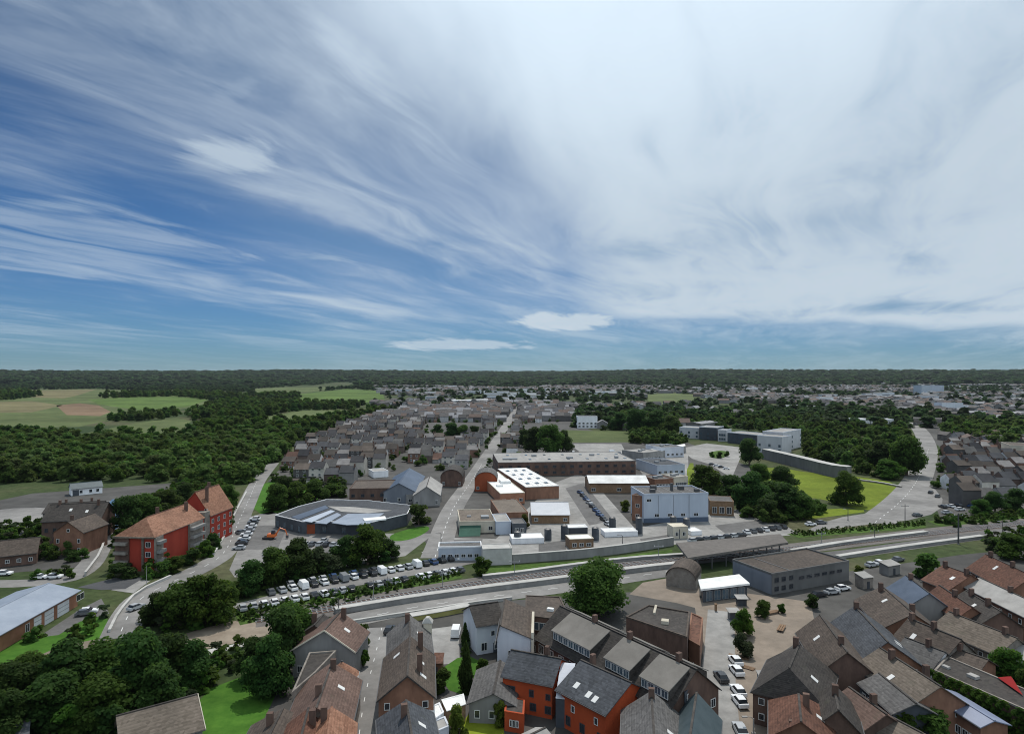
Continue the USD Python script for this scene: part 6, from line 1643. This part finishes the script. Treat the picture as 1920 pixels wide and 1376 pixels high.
# ---------------------------------------------------------------- houses too far to tell their parts
def far_house(w, d, ze, zr, wall, roof):
    a = MB().hexa([(-w / 2, -d / 2, 0), (w / 2, -d / 2, 0), (w / 2, d / 2, 0), (-w / 2, d / 2, 0)], [(-w / 2, -d / 2, ze), (w / 2, -d / 2, ze), (w / 2, d / 2, ze), (-w / 2, d / 2, ze)])
    a.add([(-w / 2, -d / 2, ze), (w / 2, -d / 2, ze), (w / 2, d / 2, ze), (-w / 2, d / 2, ze), (-w / 2, 0, zr - .05), (w / 2, 0, zr - .05)], [[0, 4, 3], [1, 2, 5]])
    b = MB()
    slab(b, (-w / 2 - .3, -d / 2 - .4, ze - .2), (w / 2 + .3, -d / 2 - .4, ze - .2), (w / 2 + .3, 0, zr), (-w / 2 - .3, 0, zr), .2)
    slab(b, (w / 2 + .3, d / 2 + .4, ze - .2), (-w / 2 - .3, d / 2 + .4, ze - .2), (-w / 2 - .3, 0, zr), (w / 2 + .3, 0, zr), .2)
    return (a, K[wall]), (b, K[roof])


def house_instancer(name, q, label, kinds, turn=.3, zf=None):
    q = np.asarray(q)
    pi = UsdGeom.PointInstancer.Define(stage, numbered('/World/' + name))
    root = str(pi.GetPath())
    targets = []
    for k, args in enumerate(kinds):
        x = UsdGeom.Xform.Define(stage, f'{root}/house_{k:03d}')
        for nm, (mb, m) in zip(('wall', 'roof'), far_house(*args)):
            usdkit.mesh(stage, f'{x.GetPath()}/{nm}', mb.arrays(), m)
        targets.append(x.GetPath())
    n = len(q)
    pi.CreatePrototypesRel().SetTargets(targets)
    z = zf(q[:, 0], q[:, 1]) if zf else np.zeros(n)
    pi.CreatePositionsAttr(Vt.Vec3fArray.FromNumpy(np.column_stack([q, z]).astype(np.float32)))
    a = rng.normal(size=n) * turn / 2
    pi.CreateOrientationsAttr(Vt.QuathArray([Gf.Quath(float(math.cos(t)), 0, 0, float(math.sin(t))) for t in a]))
    s = .85 + .4 * rng.random(n)
    pi.CreateScalesAttr(Vt.Vec3fArray.FromNumpy(np.column_stack([s, s, s]).astype(np.float32)))
    pi.CreateProtoIndicesAttr(Vt.IntArray([int(k) for k in rng.integers(0, len(kinds), n)]))
    tags(pi.GetPrim(), label, 'houses', None, 'stuff')


FK = [(9, 9, 5.5, 8.5, 'townwall', 'townroof'), (14, 9, 5.5, 8.5, 'townwall', 'townroof'), (9, 10, 6, 9.5, 'farwall', 'townroof')]
FK2 = [(12, 9, 6, 9, 'farwall', 'farroof'), (20, 11, 6, 9, 'farwall', 'farroof'), (11, 11, 7, 10.5, 'farwall', 'farroof'), (34, 16, 7, 8, 'farwall', 'farroof'), (14, 10, 5, 8, 'farwall', 'farroof')]
more = fill([(640, 803), (700, 785), (790, 764), (1060, 760), (1075, 785), (985, 800), (960, 800)], 930, 1250, 28, .02, 0, 6, .8)
house_instancer('rows_of_houses', [q + [4, 4] for q in rest + more], 'far end of the packed rows of grey roofed houses', FK, .08)


def spots(y0, y1, a0, a1, spacing, dens, seed):
    r = np.random.default_rng(seed)
    g = np.arange(0, y1 * 1.1, spacing)
    x, y = np.meshgrid(np.concatenate([-g[::-1], g[1:]]), np.arange(y0, y1, spacing))
    q = np.stack([x.ravel(), y.ravel()], 1) + (r.random((x.size, 2)) - .5) * spacing * .9
    px = 960 + q[:, 0] / q[:, 1] * F
    ok = (px > a0) & (px < a1) & (r.random(len(q)) < dens(q))
    q = q[ok]
    return q[~shapely.contains_xy(KO, q[:, 0], q[:, 1])]


nz = lambda q, s, seed: meshkit.noise(np.column_stack([q / s, np.zeros(len(q))]), seed)
h1 = spots(1080, 3300, 700, 2050, 25, lambda q: np.clip((nz(q, 220, 5) - .33) * 2.2, 0, .78) * np.where((960 + q[:, 0] / q[:, 1] * F) > 1330, 1.1, 1), 3)
h2 = spots(700, 1300, 1080, 2050, 26, lambda q: np.clip((nz(q, 160, 8) - .45) * 2, 0, .6), 4)
h3 = spots(3300, 6800, 690, 2050, 46, lambda q: np.clip((nz(q, 420, 9) - .42) * 1.8, 0, .6), 6)
h0 = spots(500, 1000, 1500, 2100, 24, lambda q: np.where((960 + q[:, 0] / q[:, 1] * F) > 1750, np.clip((nz(q, 90, 18) - .45) * 2, 0, .6), 0), 14)
house_instancer('distant_houses', np.vstack([h1, h2, h3, h0]), 'distant houses of the town spread among trees to the foot of the ridge', FK2, 1.2, terrain)
# pale larger blocks that stand out in the far town
r = np.random.default_rng(21)
blocks = []
for i in range(46):
    px, py = [(r.uniform(740, 1000), r.uniform(728, 752)), (r.uniform(960, 1200), r.uniform(731, 748)), (r.uniform(1330, 1900), r.uniform(718, 760))][i % 3]
    c = G(px, py)
    w_, d_, h_ = r.uniform(18, 55), r.uniform(14, 24), r.uniform(7, 14)
    c[1] = min(c[1], 3200)
    c[0] = (px - 960) / F * c[1]
    if KO.contains(shapely.Point(c)):
        continue
    side = ['left of the long straight road', 'beyond the long straight road', 'in the trees on the right'][i % 3]
    blocks.append((px, side, c, w_, d_, h_, i))
    continue
cnt_b = {}
for px, side, c, w_, d_, h_, i in sorted(blocks, key=lambda s: s[0]):
    tone = 'white' if i % 2 else 'bluish white'
    cnt_b[side, tone] = cnt_b.get((side, tone), -1) + 1
    T = Thing('far_block', f'{tone} far off block, {ORD[min(19, cnt_b[side, tone])]} from the left {side}', 'building', (*c, 0), f'pale far blocks {side}')
    a = r.uniform(-.4, .4)
    T.part('wall', MB().box((*c, 0), (w_, d_, h_), a), K['white' if i % 2 else 'bluewhite'])
    T.part('roof', MB().box((*c, h_ + .003), (w_ + .6, d_ + .6, .5), a), K['lightroof'])
    ca, sa = math.cos(a), math.sin(a)
    T.part('window_band', MB().box((c[0] + sa * (d_ / 2 + .06), c[1] - ca * (d_ / 2 + .06), h_ * .45), (w_ * .9, .1, 1.6), a), K['glass'])

# ---------------------------------------------------------------- woods, hedges and the wooded ridge
WK = keepout
scatter('wood', [(-120, 912), (130, 902), (330, 904), (418, 910), (470, 905), (522, 862), (548, 838), (470, 818), (360, 826), (-200, 828)], 8.5, WOOD, (9, 15), 'dense green broadleaf wood in the left middle distance', 'wood', WK)
scatter('wood', [(-260, 828), (470, 822), (552, 838), (640, 800), (742, 772), (660, 780), (560, 798), (470, 800), (400, 796), (350, 818), (150, 824), (90, 816), (-300, 818)], 12, WOODD, (11, 17), 'darker wood beyond the dense green one, reaching to the fields', 'wood', WK)
scatter('tree_belt', [(345, 786), (400, 760), (470, 752), (560, 759), (690, 759), (660, 768), (560, 770), (465, 787), (400, 792)], 15, WOODD, (11, 18), 'tree belt between the far fields and the left wood', 'tree belt')
scatter('tree_belt', [(200, 783), (330, 774), (345, 778), (300, 787), (215, 792)], 13, WOODD, (9, 15), 'short tree belt below the bare brown field', 'tree belt')
scatter('tree_belt', [(180, 744), (330, 739), (420, 743), (470, 748), (400, 752), (330, 743), (200, 747)], 20, WOODD, (14, 22), 'tree belt along the top of the bright meadow', 'tree belt')
scatter('tree_belt', [(-120, 748), (40, 735), (80, 742), (20, 750), (-120, 756)], 22, WOODD, (14, 22), 'tree belt at the far left behind the straw coloured field', 'tree belt')
scatter('tree_belt', [(480, 745), (560, 741), (560, 748), (480, 751)], 20, WOODD, (14, 22), 'tree belt left of the far bright meadow', 'tree belt')
scatter('thicket', [(-80, 1000), (70, 995), (75, 1015), (-80, 1032)], 4, SHRUB, (4, 7), 'green thicket at the left edge above the brick outbuilding', 'thicket', WK)
scatter('thicket', [(60, 1000), (200, 955), (190, 1030), (150, 1060), (60, 1040)], 5, WOODD, (4, 7), 'dark gardens full of trees round the old brick house', 'thicket', WK)
scatter('hedge', [(60, 1080), (130, 1072), (132, 1082), (62, 1088)], 2.4, SHRUB, (2.2, 3.4), 'hedge beside the two white parked cars at left', 'hedge')
scatter('thicket', [(-60, 1300), (110, 1295), (215, 1262), (300, 1255), (300, 1400), (-60, 1420)], 5, WOODD, (4, 8), 'dark undergrowth of the wood at the bottom left', 'undergrowth', [k for k in WK if k.area < 4000])
scatter('undergrowth', [(300, 1215), (480, 1205), (580, 1170), (575, 1270), (470, 1262), (400, 1290), (300, 1330)], 3.6, SHRUB, (2.4, 4.6), 'undergrowth between the dirt track and the bright lawn', 'undergrowth', WK)
scatter('shrubs', [(100, 1205), (205, 1150), (225, 1140), (210, 1185), (130, 1212)], 3.2, SHRUB, (2, 4.2), 'shrubs on the bank below the orange brick workshop', 'shrubs', WK)
scatter('shrubs', [(20, 1214), (75, 1180), (80, 1190), (30, 1222)], 2.6, SHRUB, (2.4, 4.4), 'shrubs along the foot of the orange brick workshop', 'shrubs')
scatter('shrubs', [(255, 1200), (300, 1110), (325, 1110), (440, 1150), (440, 1165), (300, 1198)], 3.6, SHRUB, (2.5, 5), 'shrubs under the round clump in the bend', 'shrubs', WK)
scatter('shrubs', [(440, 1150), (700, 1100), (865, 1072), (868, 1080), (730, 1112), (590, 1142), (450, 1170)], 1.5, SHRUB, (.6, 2.2), 'rough shrubs on the verge between the long car park and the brown road', 'shrubs')
scatter('shrubs', [(430, 1140), (520, 1095), (700, 1058), (760, 1040), (740, 1032), (640, 1040), (500, 1070), (440, 1110)], 4, WOODD, (4, 7), 'dark shrubs under the trees behind the long car park', 'shrubs', WK)
scatter('shrubs', [(1478, 1000), (1600, 989), (1735, 976), (1736, 985), (1600, 998), (1500, 1006)], 1.5, SHRUB, (.5, 1.9), 'weeds and shrubs on the green verge right of the brown canopy', 'shrubs')
scatter('shrubs', [(1745, 978), (1990, 950), (1990, 968), (1790, 990)], 3, SHRUB, (1.6, 4), 'shrubs on the verge at the right edge', 'shrubs')
scatter('shrubs', [(1380, 955), (1420, 930), (1500, 940), (1545, 960), (1500, 978), (1440, 985)], 4, WOODD, (4, 7), 'dark shrubs under the clump left of the yellow green lawn', 'shrubs')
scatter('shrubs', [(205, 1000), (235, 960), (350, 905), (420, 905), (430, 960), (405, 1050), (300, 1085), (210, 1088), (205, 1060)], 4, SHRUB, (3, 5.5), 'shrubs all round the red apartment block', 'shrubs', WK)
scatter('shrubs', [(470, 945), (500, 900), (650, 900), (650, 935), (560, 955), (500, 965)], 4, SHRUB, (3, 6), 'shrubs of the thicket left of the angular shop', 'shrubs', WK)
scatter('shrubs', [(812, 1300), (822, 1235), (870, 1215), (915, 1235), (950, 1310), (860, 1320)], 2.8, SHRUB, (1.4, 3), 'low plants in the gardens round the tall columnar tree', 'shrubs', WK[:])
scatter('shrubs', [(240, 1400), (240, 1340), (365, 1292), (400, 1300), (350, 1400)], 3, SHRUB, (1.5, 3), 'rough plants on the bank round the brown garage', 'shrubs', WK)
scatter('shrubs', [(1850, 1010), (2000, 990), (2000, 1060), (1900, 1050), (1850, 1035)], 3.4, SHRUB, (2, 5), 'bushes at the right edge beside the brown road', 'shrubs', WK)
scatter('wood', [(1060, 808), (1180, 806), (1290, 828), (1275, 842), (1180, 832), (1060, 806)], 8, WOODD, (7, 12), 'dark trees along the green strip', 'wood', WK)
scatter('wood', [(1130, 806), (1150, 780), (1285, 775), (1600, 790), (1590, 800), (1700, 806), (1712, 850), (1690, 905), (1600, 890), (1510, 868), (1506, 842), (1400, 805), (1280, 806), (1250, 820)], 12, WOODD, (8, 14), 'dark trees round and behind the school', 'wood', WK)
scatter('wood', [(1760, 815), (1790, 800), (2060, 790), (2060, 835), (1890, 850), (1800, 828)], 12, WOOD, (11, 18), 'green wood right of the head of the right hand road', 'wood', WK)
scatter('town_trees', [(525, 895), (548, 858), (655, 798), (760, 764), (1080, 760), (1085, 800), (985, 860), (880, 905)], 15, WOOD, (4, 7.5), 'garden trees among the packed rows of houses', 'trees', WK)
scatter('town_trees', [(1745, 930), (1765, 840), (2050, 830), (2050, 940)], 13, WOOD, (4, 7.5), 'garden trees among the dark roofed rows at the right', 'trees', WK)

fields = shapely.union_all([k for k in keepout])
shapely.prepare(fields)


def belt(y0, y1, a0, a1, spacing, dens, seed, clear=True):
    q = spots(y0, y1, a0, a1, spacing, dens, seed)
    return q


houses_ = np.vstack([h1, h2, h0])
q = np.vstack([belt(1150, 3300, -150, 2080, 29, lambda q: np.where((960 + q[:, 0] / q[:, 1] * F) < 700, np.where(q[:, 1] < 2350, np.clip((nz(q, 210, 12) - .43) * 4, .0, .92), .8), np.clip((nz(q, 200, 13) - .30) * 2.0, .08, .75)), 31),
               belt(720, 1150, 1080, 2080, 19, lambda q: np.clip((nz(q, 130, 15) - .2) * 2.2, .1, .9), 32)])
from scipy.spatial import cKDTree
dst = cKDTree(houses_).query(q + [0, -4])[0]
q = q[dst > 14]
instancer('distant_trees', q, FAR, (13, 24), 'distant tree belts and hedgerows between the town and the ridge', 'trees', terrain, (.55, .85))
q = np.vstack([spots(3300, 9300, -120, 2050, 74, lambda q: np.full(len(q), .93), 41)])
instancer('wooded_ridge', q, FAR, (60, 100), 'dark woods covering the far ridge along the horizon', 'wood', lambda x, y: terrain(x, y) - 4, (.28, .42))

# ---------------------------------------------------------------- the air
if HAZE:
    hz = usdkit.material(stage, '/World/Looks/haze_air', {'v': ('principled_volume', {'color': (.78, .88, 1.0), 'density': HAZE, 'anisotropy': .2})}, volume='v.volume')
    b = trimesh.creation.box((30000, 30000, 180))
    b.apply_translation((0, 0, 89 - 2))
    single('haze', MB().tm(b), hz, 'thin bluish haze lying over the whole landscape', 'haze', kind='stuff')
